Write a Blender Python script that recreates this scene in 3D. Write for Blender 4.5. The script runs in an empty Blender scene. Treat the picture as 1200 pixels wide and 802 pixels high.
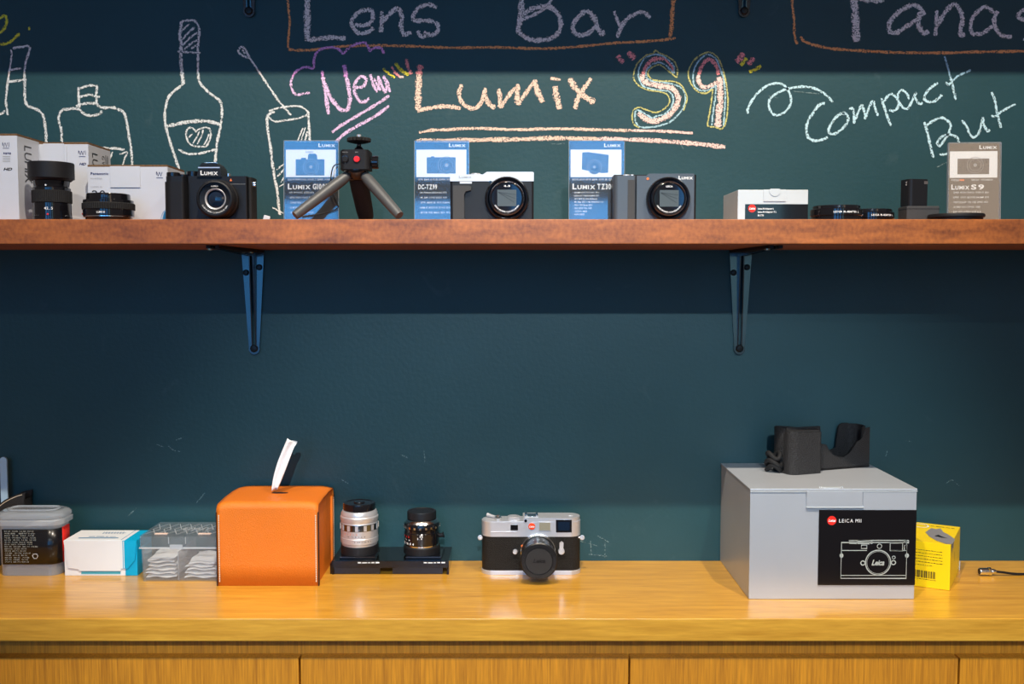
import bpy, bmesh, math, random
from mathutils import Vector, Matrix
random.seed(7)
PI = math.pi
C = bpy.context.scene.collection
scn = bpy.context.scene

# ------------------------------------------------------------------ camera
CAM_D, CAM_H, PITCH, FPX = 1.5, 0.426, math.radians(3.48), 1167.0
cd = bpy.data.cameras.new('camera'); cam = bpy.data.objects.new('camera', cd); C.objects.link(cam)
cd.sensor_width = 36.0; cd.lens = 36.0 * FPX / 1200.0
cd.clip_start = 0.05; cd.clip_end = 50
cam.location = (0, -CAM_D, CAM_H); cam.rotation_euler = (PI/2 - PITCH, 0, 0)
scn.camera = cam
# ------------------------------------------------------------------ world, exposure, lamps
w = bpy.data.worlds.new('world'); scn.world = w; w.use_nodes = True
w.node_tree.nodes['Background'].inputs[0].default_value = (1.0, 0.84, 0.80, 1)
w.node_tree.nodes['Background'].inputs[1].default_value = 0.15
vs = scn.view_settings
scn.display_settings.display_device = 'sRGB'
vs.view_transform = 'Standard'; vs.look = 'None'; vs.gamma = 1; vs.exposure = 0.0; vs.use_curve_mapping = False

def spot(name, loc, target, energy, angle, blend, color, radius):
    l = bpy.data.lights.new(name, 'SPOT'); o = bpy.data.objects.new(name, l); C.objects.link(o)
    l.energy = energy; l.spot_size = math.radians(angle); l.spot_blend = blend
    l.color = color; l.shadow_soft_size = radius
    o.location = loc
    o.rotation_euler = (Vector(target) - Vector(loc)).to_track_quat('-Z', 'Y').to_euler()
    return o
# ceiling track close to the display wall
for x, e in ((-0.78, 36), (-0.06, 114), (0.63, 80)):
    spot('track_spotlight', (x, -1.03, 1.76), (x, -0.10, 0.02), e, 92, 0.95, (1.0, 0.88, 0.72), 0.012)
# second, distant ceiling track, aimed at the counter
for x, e, y in ((-0.75, 32, -3.44), (0.14, 265, -3.44), (0.95, 20, -3.05)):
    spot('far_spotlight', (x, y, 1.76), (x*0.75, -0.02, -0.22), e, 25, 0.6, (0.80, 0.94, 1.0), 0.02)

# ------------------------------------------------------------------ helpers
def ray(px, py):
    x, y = (px-600)/FPX, -(py-401)/FPX
    cp, sp = math.cos(PITCH), math.sin(PITCH)
    return Vector((x, cp + y*sp, -sp + y*cp))
def at(px, py, Y):                       # point on the vertical plane Y
    d = ray(px, py); t = (Y + CAM_D)/d.y
    return Vector((d.x*t, Y, CAM_H + d.z*t))
def on(px, py, Z):                       # point on the horizontal plane Z
    d = ray(px, py); t = (Z - CAM_H)/d.z
    return Vector((d.x*t, -CAM_D + d.y*t, Z))

def nd(nt, t, **kw):
    n = nt.nodes.new(t)
    for k, v in kw.items(): setattr(n, k, v)
    return n
def col4(c): return (c[0], c[1], c[2], 1)
MATS = {}
def mat(name, color, rough=0.5, metal=0.0, spec=0.3, coat=0.0, coat_rough=0.05, bump=0.0, bscale=800, var=0.0, vscale=60, emit=None, es=1.0, sheen=0, aniso_stretch=None):
    m = bpy.data.materials.new(name); m.use_nodes = True; nt = m.node_tree
    b = nt.nodes['Principled BSDF']
    b.inputs['Base Color'].default_value = col4(color); b.inputs['Roughness'].default_value = rough
    b.inputs['Metallic'].default_value = metal; b.inputs['Specular IOR Level'].default_value = spec
    b.inputs['Coat Weight'].default_value = coat; b.inputs['Coat Roughness'].default_value = coat_rough
    if sheen: b.inputs['Sheen Weight'].default_value = sheen
    tc = nd(nt, 'ShaderNodeTexCoord')
    if var > 0:
        n = nd(nt, 'ShaderNodeTexNoise'); n.inputs['Scale'].default_value = vscale; n.inputs['Detail'].default_value = 4
        mp = nd(nt, 'ShaderNodeMapping')
        if aniso_stretch: mp.inputs['Scale'].default_value = aniso_stretch
        nt.links.new(tc.outputs['Object'], mp.inputs[0]); nt.links.new(mp.outputs[0], n.inputs['Vector'])
        r = nd(nt, 'ShaderNodeValToRGB')
        r.color_ramp.elements[0].position = 0.3; r.color_ramp.elements[1].position = 0.7
        r.color_ramp.elements[0].color = col4([c*(1-var) for c in color])
        r.color_ramp.elements[1].color = col4([min(1, c*(1+var)) for c in color])
        nt.links.new(n.outputs['Fac'], r.inputs[0]); nt.links.new(r.outputs[0], b.inputs['Base Color'])
    if bump > 0:
        n2 = nd(nt, 'ShaderNodeTexNoise'); n2.inputs['Scale'].default_value = bscale; n2.inputs['Detail'].default_value = 3
        nt.links.new(tc.outputs['Object'], n2.inputs['Vector'])
        bp = nd(nt, 'ShaderNodeBump'); bp.inputs['Strength'].default_value = bump; bp.inputs['Distance'].default_value = 0.0012 if bscale > 1200 else 0.002
        nt.links.new(n2.outputs['Fac'], bp.inputs['Height']); nt.links.new(bp.outputs[0], b.inputs['Normal'])
    if emit:
        b.inputs['Emission Color'].default_value = col4(emit); b.inputs['Emission Strength'].default_value = es
    MATS[name] = m
    return m

def thin(name, tint, haze, haze_col, rough=0.05, boost=1.0):    # thin clear plastic sheet: see-through + fresnel gloss + milky haze
    m = bpy.data.materials.new(name); m.use_nodes = True; nt = m.node_tree
    nt.nodes.remove(nt.nodes['Principled BSDF']); out = nt.nodes['Material Output']
    tr = nd(nt, 'ShaderNodeBsdfTransparent'); tr.inputs[0].default_value = col4(tint)
    df = nd(nt, 'ShaderNodeBsdfDiffuse'); df.inputs[0].default_value = col4(haze_col)
    tl = nd(nt, 'ShaderNodeBsdfTranslucent'); tl.inputs[0].default_value = col4(haze_col)
    dm = nd(nt, 'ShaderNodeMixShader'); dm.inputs[0].default_value = 0.5
    nt.links.new(df.outputs[0], dm.inputs[1]); nt.links.new(tl.outputs[0], dm.inputs[2])
    m1 = nd(nt, 'ShaderNodeMixShader'); m1.inputs[0].default_value = haze
    nt.links.new(tr.outputs[0], m1.inputs[1]); nt.links.new(dm.outputs[0], m1.inputs[2])
    gl = nd(nt, 'ShaderNodeBsdfGlossy'); gl.inputs['Roughness'].default_value = rough
    fr = nd(nt, 'ShaderNodeFresnel'); gm = nd(nt, 'ShaderNodeNewGeometry')
    io = nd(nt, 'ShaderNodeMath', operation='MULTIPLY_ADD'); io.inputs[1].default_value = -0.83333; io.inputs[2].default_value = 1.5
    nt.links.new(gm.outputs['Backfacing'], io.inputs[0]); nt.links.new(io.outputs[0], fr.inputs[0])
    mu = nd(nt, 'ShaderNodeMath', operation='MULTIPLY', use_clamp=True); mu.inputs[1].default_value = boost
    nt.links.new(fr.outputs[0], mu.inputs[0])
    m2 = nd(nt, 'ShaderNodeMixShader')
    nt.links.new(mu.outputs[0], m2.inputs[0]); nt.links.new(m1.outputs[0], m2.inputs[1]); nt.links.new(gl.outputs[0], m2.inputs[2])
    nt.links.new(m2.outputs[0], out.inputs[0])
    MATS[name] = m
    return m

def wood(name, dark, light, stretch, rough, coat, fine=(1, 1, 1), band=0.5, finescale=220, pos=(0.3, 0.7), croughness=0.25):
    m = bpy.data.materials.new(name); m.use_nodes = True; nt = m.node_tree; b = nt.nodes['Principled BSDF']
    tc = nd(nt, 'ShaderNodeTexCoord')
    mp = nd(nt, 'ShaderNodeMapping'); mp.inputs['Scale'].default_value = stretch
    nt.links.new(tc.outputs['Object'], mp.inputs[0])
    n1 = nd(nt, 'ShaderNodeTexNoise'); n1.inputs['Scale'].default_value = 6; n1.inputs['Detail'].default_value = 8; n1.inputs['Roughness'].default_value = 0.62
    n1.inputs['Distortion'].default_value = 0.3
    nt.links.new(mp.outputs[0], n1.inputs['Vector'])
    mp2 = nd(nt, 'ShaderNodeMapping'); mp2.inputs['Scale'].default_value = fine
    nt.links.new(tc.outputs['Object'], mp2.inputs[0])
    n2 = nd(nt, 'ShaderNodeTexNoise'); n2.inputs['Scale'].default_value = finescale; n2.inputs['Detail'].default_value = 3
    nt.links.new(mp2.outputs[0], n2.inputs['Vector'])
    mx = nd(nt, 'ShaderNodeMath', operation='MULTIPLY_ADD')
    nt.links.new(n2.outputs['Fac'], mx.inputs[0]); mx.inputs[1].default_value = band
    sc = nd(nt, 'ShaderNodeMath', operation='MULTIPLY'); sc.inputs[1].default_value = 1-band
    nt.links.new(n1.outputs['Fac'], sc.inputs[0]); nt.links.new(sc.outputs[0], mx.inputs[2])
    r = nd(nt, 'ShaderNodeValToRGB'); r.color_ramp.elements[0].position = pos[0]; r.color_ramp.elements[1].position = pos[1]
    r.color_ramp.elements[0].color = col4(dark); r.color_ramp.elements[1].color = col4(light)
    nt.links.new(mx.outputs[0], r.inputs[0]); nt.links.new(r.outputs[0], b.inputs['Base Color'])
    b.inputs['Roughness'].default_value = rough; b.inputs['Coat Weight'].default_value = coat; b.inputs['Coat Roughness'].default_value = croughness
    bp = nd(nt, 'ShaderNodeBump'); bp.inputs['Strength'].default_value = 0.12; bp.inputs['Distance'].default_value = 0.0006
    nt.links.new(mx.outputs[0], bp.inputs['Height']); nt.links.new(bp.outputs[0], b.inputs['Normal'])
    return m

def chalkmat(name, color, cover=0.40):
    m = bpy.data.materials.new(name); m.use_nodes = True; nt = m.node_tree
    b = nt.nodes['Principled BSDF']; out = nt.nodes['Material Output']
    b.inputs['Base Color'].default_value = col4(color); b.inputs['Roughness'].default_value = 0.95; b.inputs['Specular IOR Level'].default_value = 0.1
    tc = nd(nt, 'ShaderNodeTexCoord')
    n = nd(nt, 'ShaderNodeTexNoise'); n.inputs['Scale'].default_value = 620; n.inputs['Detail'].default_value = 2
    nt.links.new(tc.outputs['Object'], n.inputs['Vector'])
    n2 = nd(nt, 'ShaderNodeTexNoise'); n2.inputs['Scale'].default_value = 60
    nt.links.new(tc.outputs['Object'], n2.inputs['Vector'])
    s = nd(nt, 'ShaderNodeSeparateXYZ'); nt.links.new(tc.outputs['UV'], s.inputs[0])
    a = nd(nt, 'ShaderNodeMath', operation='ABSOLUTE'); nt.links.new(s.outputs[0], a.inputs[0])
    p = nd(nt, 'ShaderNodeMath', operation='POWER'); p.inputs[1].default_value = 3; nt.links.new(a.outputs[0], p.inputs[0])
    q = nd(nt, 'ShaderNodeMath', operation='MULTIPLY_ADD'); q.inputs[1].default_value = 0.26; q.inputs[2].default_value = cover
    nt.links.new(p.outputs[0], q.inputs[0])
    d = nd(nt, 'ShaderNodeMath', operation='SUBTRACT'); nt.links.new(n.outputs['Fac'], d.inputs[0]); nt.links.new(q.outputs[0], d.inputs[1])
    e = nd(nt, 'ShaderNodeMath', operation='MULTIPLY_ADD', use_clamp=True); e.inputs[1].default_value = 9; e.inputs[2].default_value = 0.5
    nt.links.new(d.outputs[0], e.inputs[0])
    tr = nd(nt, 'ShaderNodeBsdfTransparent'); mx = nd(nt, 'ShaderNodeMixShader')
    nt.links.new(e.outputs[0], mx.inputs[0]); nt.links.new(tr.outputs[0], mx.inputs[1]); nt.links.new(b.outputs[0], mx.inputs[2])
    nt.links.new(mx.outputs[0], out.inputs[0])
    return m

# ---- object helpers
def link(name, me, parent=None, m=None):
    o = bpy.data.objects.new(name, me); C.objects.link(o)
    if parent: o.parent = parent
    if m and not me.materials:
        for q in (m if isinstance(m, (list, tuple)) else [m]): me.materials.append(q)
    return o
def build(name, bm, m, parent=None, sharp=35, smooth=True):
    bmesh.ops.recalc_face_normals(bm, faces=bm.faces)
    lim = math.radians(sharp)
    for e in bm.edges:
        if len(e.link_faces) == 2: e.smooth = e.calc_face_angle(0) < lim
    for f in bm.faces: f.smooth = smooth
    me = bpy.data.meshes.new(name); bm.to_mesh(me); bm.free()
    o = link(name, me, parent, m)
    if smooth: wn = o.modifiers.new('weighted_normals', 'WEIGHTED_NORMAL'); wn.keep_sharp = True; wn.weight = 50
    return o
def empty(name, loc, rz=0, label=None, cat=None, group=None, rx=0):
    o = bpy.data.objects.new(name, None); C.objects.link(o); o.empty_display_size = 0.02
    o.location = loc; o.rotation_euler = (rx, 0, rz)
    tag(o, label, cat, group); return o
def tag(o, label=None, cat=None, group=None, kind=None):
    if label: o['label'] = label
    if cat: o['category'] = cat
    if group: o['group'] = group
    if kind: o['kind'] = kind
    return o
def BM(): return bmesh.new()
def box(bm, x0, x1, y0, y1, z0, z1, bev=0, seg=2):
    g = bmesh.ops.create_cube(bm, size=1)['verts']
    for v in g:
        v.co = Vector(((x0+x1)/2 + v.co.x*(x1-x0), (y0+y1)/2 + v.co.y*(y1-y0), (z0+z1)/2 + v.co.z*(z1-z0)))
    if bev:
        es = list({e for v in g for e in v.link_edges})
        bmesh.ops.bevel(bm, geom=es, offset=bev, segments=seg, affect='EDGES', profile=0.5)
    return bm
def prism(bm, pts, f, a, b):
    """closed outline pts (2D) placed by f(u, v, t) at t=a and t=b"""
    va = [bm.verts.new(f(u, v, a)) for u, v in pts]; vb = [bm.verts.new(f(u, v, b)) for u, v in pts]
    n = len(pts)
    bm.faces.new(va); bm.faces.new(vb[::-1])
    for i in range(n): bm.faces.new((va[i], va[(i+1) % n], vb[(i+1) % n], vb[i]))
    return bm
XZ = lambda u, v, t: (u, t, v)
XY = lambda u, v, t: (u, v, t)
YZ = lambda u, v, t: (t, u, v)
def rrect(x0, x1, y0, y1, r, seg=6):
    pts = []
    if not isinstance(r, (list, tuple)): r = [r]*4          # order: x1y0, x1y1, x0y1, x0y0
    for (cx, cy, a0, q) in ((x1, y0, -90, r[0]), (x1, y1, 0, r[1]), (x0, y1, 90, r[2]), (x0, y0, 180, r[3])):
        sx = -1 if cx == x1 else 1; sy = -1 if cy == y1 else 1
        for i in range(seg+1):
            a = math.radians(a0 + 90*i/seg)
            pts.append((cx + sx*q + q*math.cos(a), cy + sy*q + q*math.sin(a)))
    return pts
def lathe(bm, prof, c=(0, 0, 0), axis='z', seg=48, ribs=None, caps=True):
    """prof: list of (radius, height along axis); axis '-y' points towards the viewer"""
    c = Vector(c); rings = []
    for k, (r, h) in enumerate(prof):
        ring = []
        if r < 1e-6:
            p = {'z': Vector((0, 0, h)), '-y': Vector((0, -h, 0)), 'x': Vector((h, 0, 0))}[axis]
            rings.append([bm.verts.new(c+p)]); continue
        for i in range(seg):
            a = 2*PI*i/seg; rr = r
            if ribs and ribs[0] <= k <= ribs[1]: rr = r*(1 - ribs[2]*(i % 2))
            u, v = rr*math.cos(a), rr*math.sin(a)
            p = {'z': Vector((u, v, h)), '-y': Vector((u, -h, v)), 'x': Vector((h, u, v))}[axis]
            ring.append(bm.verts.new(c+p))
        rings.append(ring)
    for A, B in zip(rings[:-1], rings[1:]):
        if len(A) == 1 and len(B) == 1: continue
        for i in range(seg):
            j = (i+1) % seg
            if len(A) == 1: bm.faces.new((A[0], B[i], B[j]))
            elif len(B) == 1: bm.faces.new((A[i], A[j], B[0]))
            else: bm.faces.new((A[i], A[j], B[j], B[i]))
    if caps and len(rings[0]) > 1 and prof[0] != prof[-1]: bm.faces.new(rings[0][::-1])
    if caps and len(rings[-1]) > 1 and prof[0] != prof[-1]: bm.faces.new(rings[-1])
    return bm
def catmull(pts, n=6, closed=False):
    pts = [Vector(p) for p in pts]
    if len(pts) < 3:
        return [pts[0].lerp(pts[1], i/4) for i in range(5)] if len(pts) == 2 else pts
    out = []
    P = [2*pts[0]-pts[1]] + pts + [2*pts[-1]-pts[-2]]
    for i in range(1, len(P)-2):
        a, b, c_, d = P[i-1], P[i], P[i+1], P[i+2]
        for k in range(n):
            t = k/n
            out.append(0.5*((2*b) + (c_-a)*t + (2*a-5*b+4*c_-d)*t*t + (3*b-3*c_+d-a)*t**3))
    out.append(pts[-1]); return out
def tube(bm, pts, r, seg=10, cap=True):
    pts = [Vector(p) for p in pts]; rr = r if isinstance(r, (list, tuple)) else [r]*len(pts)
    rings = []; up = Vector((0, 0, 1)); prev = None
    for i, p in enumerate(pts):
        t = (pts[min(i+1, len(pts)-1)] - pts[max(i-1, 0)]).normalized()
        if prev is None:
            s = t.cross(up)
            if s.length < 0.1: s = t.cross(Vector((1, 0, 0)))
            s.normalize()
        else: s = (prev - t*prev.dot(t)).normalized()
        prev = s; q = t.cross(s)
        rings.append([bm.verts.new(p + (s*math.cos(2*PI*k/seg) + q*math.sin(2*PI*k/seg))*rr[i]) for k in range(seg)])
    for A, B in zip(rings[:-1], rings[1:]):
        for i in range(seg): bm.faces.new((A[i], A[(i+1) % seg], B[(i+1) % seg], B[i]))
    if cap: bm.faces.new(rings[0][::-1]); bm.faces.new(rings[-1])
    return bm

# ---- lettering from the built-in font
GL = {}
def glyph(ch, bold):
    bold = 0.0 if (bold < 0.005 or ord(ch) > 0x3000) else (0.02 if bold < 0.026 else 0.035)
    k = (ch, bold)
    if k in GL: return GL[k]
    cu = bpy.data.curves.new('g', 'FONT'); cu.body = ch; cu.size = 1; cu.resolution_u = 3; cu.fill_mode = 'BOTH'
    if bold: cu.offset = bold
    ob = bpy.data.objects.new('g', cu); C.objects.link(ob)
    dg = bpy.context.evaluated_depsgraph_get(); ev = ob.evaluated_get(dg); me = ev.to_mesh()
    vs_ = [tuple(v.co) for v in me.vertices]; fs = [tuple(p.vertices) for p in me.polygons]
    ev.to_mesh_clear(); bpy.data.objects.remove(ob); bpy.data.curves.remove(cu)
    if vs_: x0, x1 = min(v[0] for v in vs_), max(v[0] for v in vs_)
    else: x0, x1 = 0, 0.25
    GL[k] = (vs_, fs, x0, x1); return GL[k]
def preload(sets):
    for chs, bold in sets:                       # one text block, one character per line, then cut apart by line
        cu = bpy.data.curves.new('g', 'FONT'); cu.body = '\n'.join(chs); cu.size = 1; cu.resolution_u = 3; cu.offset = bold; cu.space_line = 3
        ob = bpy.data.objects.new('g', cu); C.objects.link(ob)
        ev = ob.evaluated_get(bpy.context.evaluated_depsgraph_get()); me = ev.to_mesh()
        co = [tuple(v.co) for v in me.vertices]; buckets = [([], [], {}) for _ in chs]
        for p in me.polygons:
            ids = tuple(p.vertices); k = round((0.3 - co[ids[0]][1])/3); V, F, mp = buckets[max(0, min(k, len(chs)-1))]
            for q in ids:
                if q not in mp: mp[q] = len(V); V.append((co[q][0], co[q][1]+3*k, 0))
            F.append(tuple(mp[q] for q in ids))
        for ch, (V, F, mp) in zip(chs, buckets):
            GL[(ch, bold)] = (V, F, min(v[0] for v in V), max(v[0] for v in V)) if V else ([], [], 0, 0.25)
        ev.to_mesh_clear(); bpy.data.objects.remove(ob); bpy.data.curves.remove(cu)
LATIN = 'ABCDEFGHIKLMNOPRSTUVWXYZabcdefghiklmnoprstuvwxyz0123456789.,:-()/+|·'
HANGUL = '가간감거경고관광국그기내녹는능단대데도동되드디떨라량러레렌로를리림립메면물미바배보복브사상서센셀손슈스시신안얼영오와용원위으의이인일임장전접정제주줌즈지질초촬최축충치카컴타터트티틸팩퍼편풀품프플하학한행화'
preload([(LATIN, 0.0), (LATIN, 0.02), (LATIN, 0.035), (HANGUL, 0.0)])
def frame(o, u=(1, 0, 0), v=(0, 0, 1)):
    o, u, v = Vector(o), Vector(u).normalized(), Vector(v).normalized()
    return lambda a, b: o + u*a + v*b
FRONT = lambda x, y, z: frame((x, y, z))
def text(bm, s, fr, x, z, h, w=None, bold=0.0, shear=0.0, align='l', gap=0.09, smallcap=None):
    """cap height h; if w is given, the line is squeezed or stretched to width w"""
    S = h/0.70; pen = 0; items = []
    for i, ch in enumerate(s):
        k = smallcap if (smallcap and i > 0 and ch != ' ') else 1.0
        if ch == ' ': pen += 0.28; continue
        vs_, fs, x0, x1 = glyph(ch, bold)
        items.append((pen-x0*k, k, vs_, fs)); pen += (x1-x0)*k + gap
    W = max(pen-gap, 1e-6)*S
    kx = (w/W) if w else 1.0
    off = {'l': 0, 'c': -W*kx/2, 'r': -W*kx}[align]
    for (px_, k, vs_, fs) in items:
        vv = [bm.verts.new(fr(x + off + ((px_ + v[0]*k) + shear*v[1])*S*kx, z + v[1]*k*S)) for v in vs_]
        for f in fs:
            try: bm.faces.new([vv[i] for i in f])
            except ValueError: pass
    return bm
def flat(bm, fr, pts):                       # a flat printed patch
    vv = [bm.verts.new(fr(a, b)) for a, b in pts]; bm.faces.new(vv); return bm
def rect(bm, fr, x0, x1, z0, z1): return flat(bm, fr, [(x0, z0), (x1, z0), (x1, z1), (x0, z1)])
def disc(bm, fr, x, z, r, n=28, rx=None): return flat(bm, fr, [(x+(rx or r)*math.cos(2*PI*i/n), z+r*math.sin(2*PI*i/n)) for i in range(n)])
def line(bm, fr, pts, wd, closed=False):
    P = [Vector(p) for p in pts]; n = len(P); L = []; R = []
    for i in range(n):
        a = P[(i-1) % n] if (closed or i > 0) else P[i]; b = P[(i+1) % n] if (closed or i < n-1) else P[i]
        t = (b-a).normalized(); nn = Vector((-t.y, t.x))*wd/2
        if closed or 0 < i < n-1:
            t1 = (P[i]-a).normalized(); c_ = max(0.5, abs(t1.dot(t))); nn = nn/c_
        L.append(bm.verts.new(fr(*(P[i]+nn)))); R.append(bm.verts.new(fr(*(P[i]-nn))))
    for i in range(n if closed else n-1):
        j = (i+1) % n; bm.faces.new((L[i], L[j], R[j], R[i]))
    return bm
def marks(bm, fr, x, z, w, h, seed=1):         # a line of print too small to read: short word-like strokes
    rnd = random.Random(seed); p = 0.0
    while p < w:
        q = min(w-p, rnd.uniform(1.2, 4.0)*h)
        if q > 0.3*h: rect(bm, fr, x+p, x+p+q, z+h*rnd.uniform(0, 0.15), z+h*rnd.uniform(0.6, 1.0))
        p += q + h*0.7
    return bm
def circ(x, z, r, n=32): return [(x+r*math.cos(2*PI*i/n), z+r*math.sin(2*PI*i/n)) for i in range(n)]
def arctext(bm, s, c, y, r, a0, a1, h, bold=0.02):
    """letters round a lens ring, baseline radius r, angles in degrees, read from inside"""
    n = len(s)
    for i, ch in enumerate(s):
        if ch == ' ': continue
        a = math.radians(a0 + (a1-a0)*i/max(1, n-1))
        up = Vector((-math.cos(a), 0, -math.sin(a))) if a0 < a1 else Vector((math.cos(a), 0, math.sin(a)))
        u = Vector((up.z, 0, -up.x))
        o = Vector((c[0] + r*math.cos(a), y, c[2] + r*math.sin(a)))
        text(bm, ch, frame(o, u, up), 0, 0, h, align='c', bold=bold)
    return bm
def letters(name, m, parent, fn, label=None):
    bm = BM(); fn(bm); me = bpy.data.meshes.new(name); bm.to_mesh(me); bm.free()
    o = link(name, me, parent, m); 
    if label: o['label'] = label
    return o

# ------------------------------------------------------------------ materials
M = {}
M['ink_black'] = mat('black_ink', (0.012, 0.012, 0.014), 0.4)
M['ink_navy'] = mat('navy_ink', (0.02, 0.03, 0.12), 0.4)
M['ink_white'] = mat('white_ink', (0.85, 0.85, 0.85), 0.5)
M['ink_grey'] = mat('grey_ink', (0.35, 0.36, 0.37), 0.5)
M['ink_red'] = mat('red_ink', (0.85, 0.03, 0.02), 0.4)
M['ink_blue'] = mat('blue_ink', (0.03, 0.22, 0.45), 0.4)
M['ink_orange'] = mat('orange_ink', (0.85, 0.2, 0.05), 0.4)
M['plastic'] = mat('black_plastic', (0.010, 0.011, 0.014), 0.42, bump=0.15, bscale=2500)
M['matte'] = mat('matte_black', (0.009, 0.009, 0.011), 0.5, bump=0.2, bscale=2200)
M['gloss'] = mat('gloss_black', (0.006, 0.006, 0.008), 0.12, coat=0.6)
M['rubber'] = mat('black_rubber', (0.010, 0.010, 0.011), 0.65, bump=0.5, bscale=1500)
M['leatherette'] = mat('black_leatherette', (0.008, 0.0075, 0.0075), 0.5, bump=1.0, bscale=900, var=0.6, vscale=1100)
M['silver'] = mat('satin_silver', (0.66, 0.66, 0.69), 0.34, metal=0.6, bump=0.05, bscale=3000)
M['chrome'] = mat('polished_metal', (0.78, 0.77, 0.75), 0.18, metal=1.0, var=0.05, vscale=300)
M['gunmetal'] = mat('gunmetal', (0.22, 0.27, 0.33), 0.2, metal=1.0)
M['silverpaint'] = mat('silver_paint', (0.62, 0.64, 0.68), 0.38, metal=0.3)
M['greybody'] = mat('grey_camera_paint', (0.078, 0.096, 0.118), 0.42, metal=0.2, bump=0.1, bscale=3000)
M['greygrip'] = mat('charcoal_grip', (0.05, 0.052, 0.055), 0.6, bump=0.4, bscale=1800)
M['glass'] = mat('lens_glass', (0.005, 0.008, 0.02), 0.03, spec=1.0, coat=1.0, coat_rough=0.02)
M['glassblue'] = mat('coated_glass', (0.006, 0.015, 0.035), 0.05, spec=0.6, coat=0.3)
M['shutter'] = mat('shutter_grey', (0.065, 0.085, 0.095), 0.4, coat=0.2)
M['red'] = mat('red_plastic', (0.8, 0.02, 0.02), 0.35, coat=0.3)
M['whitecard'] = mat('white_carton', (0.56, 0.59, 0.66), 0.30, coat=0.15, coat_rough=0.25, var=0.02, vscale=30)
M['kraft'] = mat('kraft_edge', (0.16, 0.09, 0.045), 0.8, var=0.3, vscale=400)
M['silvercard'] = mat('silver_carton', (0.50, 0.52, 0.56), 0.34, metal=0.35, var=0.04, vscale=8, bump=0.05, bscale=90)
M['palecard'] = mat('pale_silver_carton', (0.60, 0.63, 0.64), 0.32, metal=0.2, coat=0.2, var=0.03, vscale=20)
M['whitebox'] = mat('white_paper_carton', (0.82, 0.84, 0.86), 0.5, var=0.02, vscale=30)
M['bluebox'] = mat('blue_print', (0.0, 0.40, 0.68), 0.45, var=0.05, vscale=60)
M['tealprint'] = mat('teal_print', (0.08, 0.42, 0.52), 0.5)
M['yellow'] = mat('yellow_carton', (0.90, 0.62, 0.004), 0.38, coat=0.2, coat_rough=0.2, var=0.03, vscale=20)
M['yellowdim'] = mat('ochre_print', (0.74, 0.48, 0.004), 0.4)
M['greyprint'] = mat('grey_print', (0.22, 0.21, 0.22), 0.5)
M['orange'] = mat('orange_leather', (0.76, 0.185, 0.012), 0.45, bump=0.5, bscale=850, var=0.06, vscale=12, spec=0.4)
M['darkedge'] = mat('burnished_edge', (0.03, 0.012, 0.008), 0.5)
M['thread'] = mat('cream_thread', (0.85, 0.72, 0.55), 0.7)
M['tissue'] = mat('white_tissue', (0.86, 0.86, 0.88), 0.9, var=0.03, vscale=60, bump=0.4, bscale=300)
M['cotton'] = mat('white_cotton', (0.86, 0.86, 0.86), 0.95, bump=0.8, bscale=900, var=0.05, vscale=90)
M['smoke'] = thin('smoked_acrylic', (0.26, 0.23, 0.21), 0.10, (0.05, 0.05, 0.055), 0.08, 1.2)
M['clear'] = thin('clear_acrylic', (0.97, 0.98, 0.98), 0.01, (0.8, 0.8, 0.8), 0.05, 2.2)
M['clearedge'] = thin('acrylic_edge', (0.7, 0.75, 0.8), 0.45, (0.7, 0.75, 0.8), 0.1, 1.5)
M['milky'] = thin('milky_plastic', (0.94, 0.96, 0.98), 0.32, (0.85, 0.90, 0.97), 0.12, 1.5)
M['milkylid'] = thin('milky_lid_plastic', (0.94, 0.96, 0.98), 0.48, (0.85, 0.92, 1.0), 0.10, 1.8)
M['blackmetal'] = mat('black_enamel', (0.012, 0.012, 0.014), 0.22, coat=1.0, coat_rough=0.12)
M['screw'] = mat('dark_screw', (0.01, 0.01, 0.01), 0.3, metal=0.3)
M['brass'] = mat('zinc_screw', (0.6, 0.5, 0.35), 0.3, metal=1.0)
M['leather_black'] = mat('black_leather', (0.022, 0.021, 0.022), 0.5, bump=1.0, bscale=700, var=0.6, vscale=900)
M['cable'] = mat('black_cable', (0.01, 0.01, 0.012), 0.4)
M['stick'] = mat('pale_stick', (0.45, 0.62, 0.75), 0.35, coat=0.3)

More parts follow.
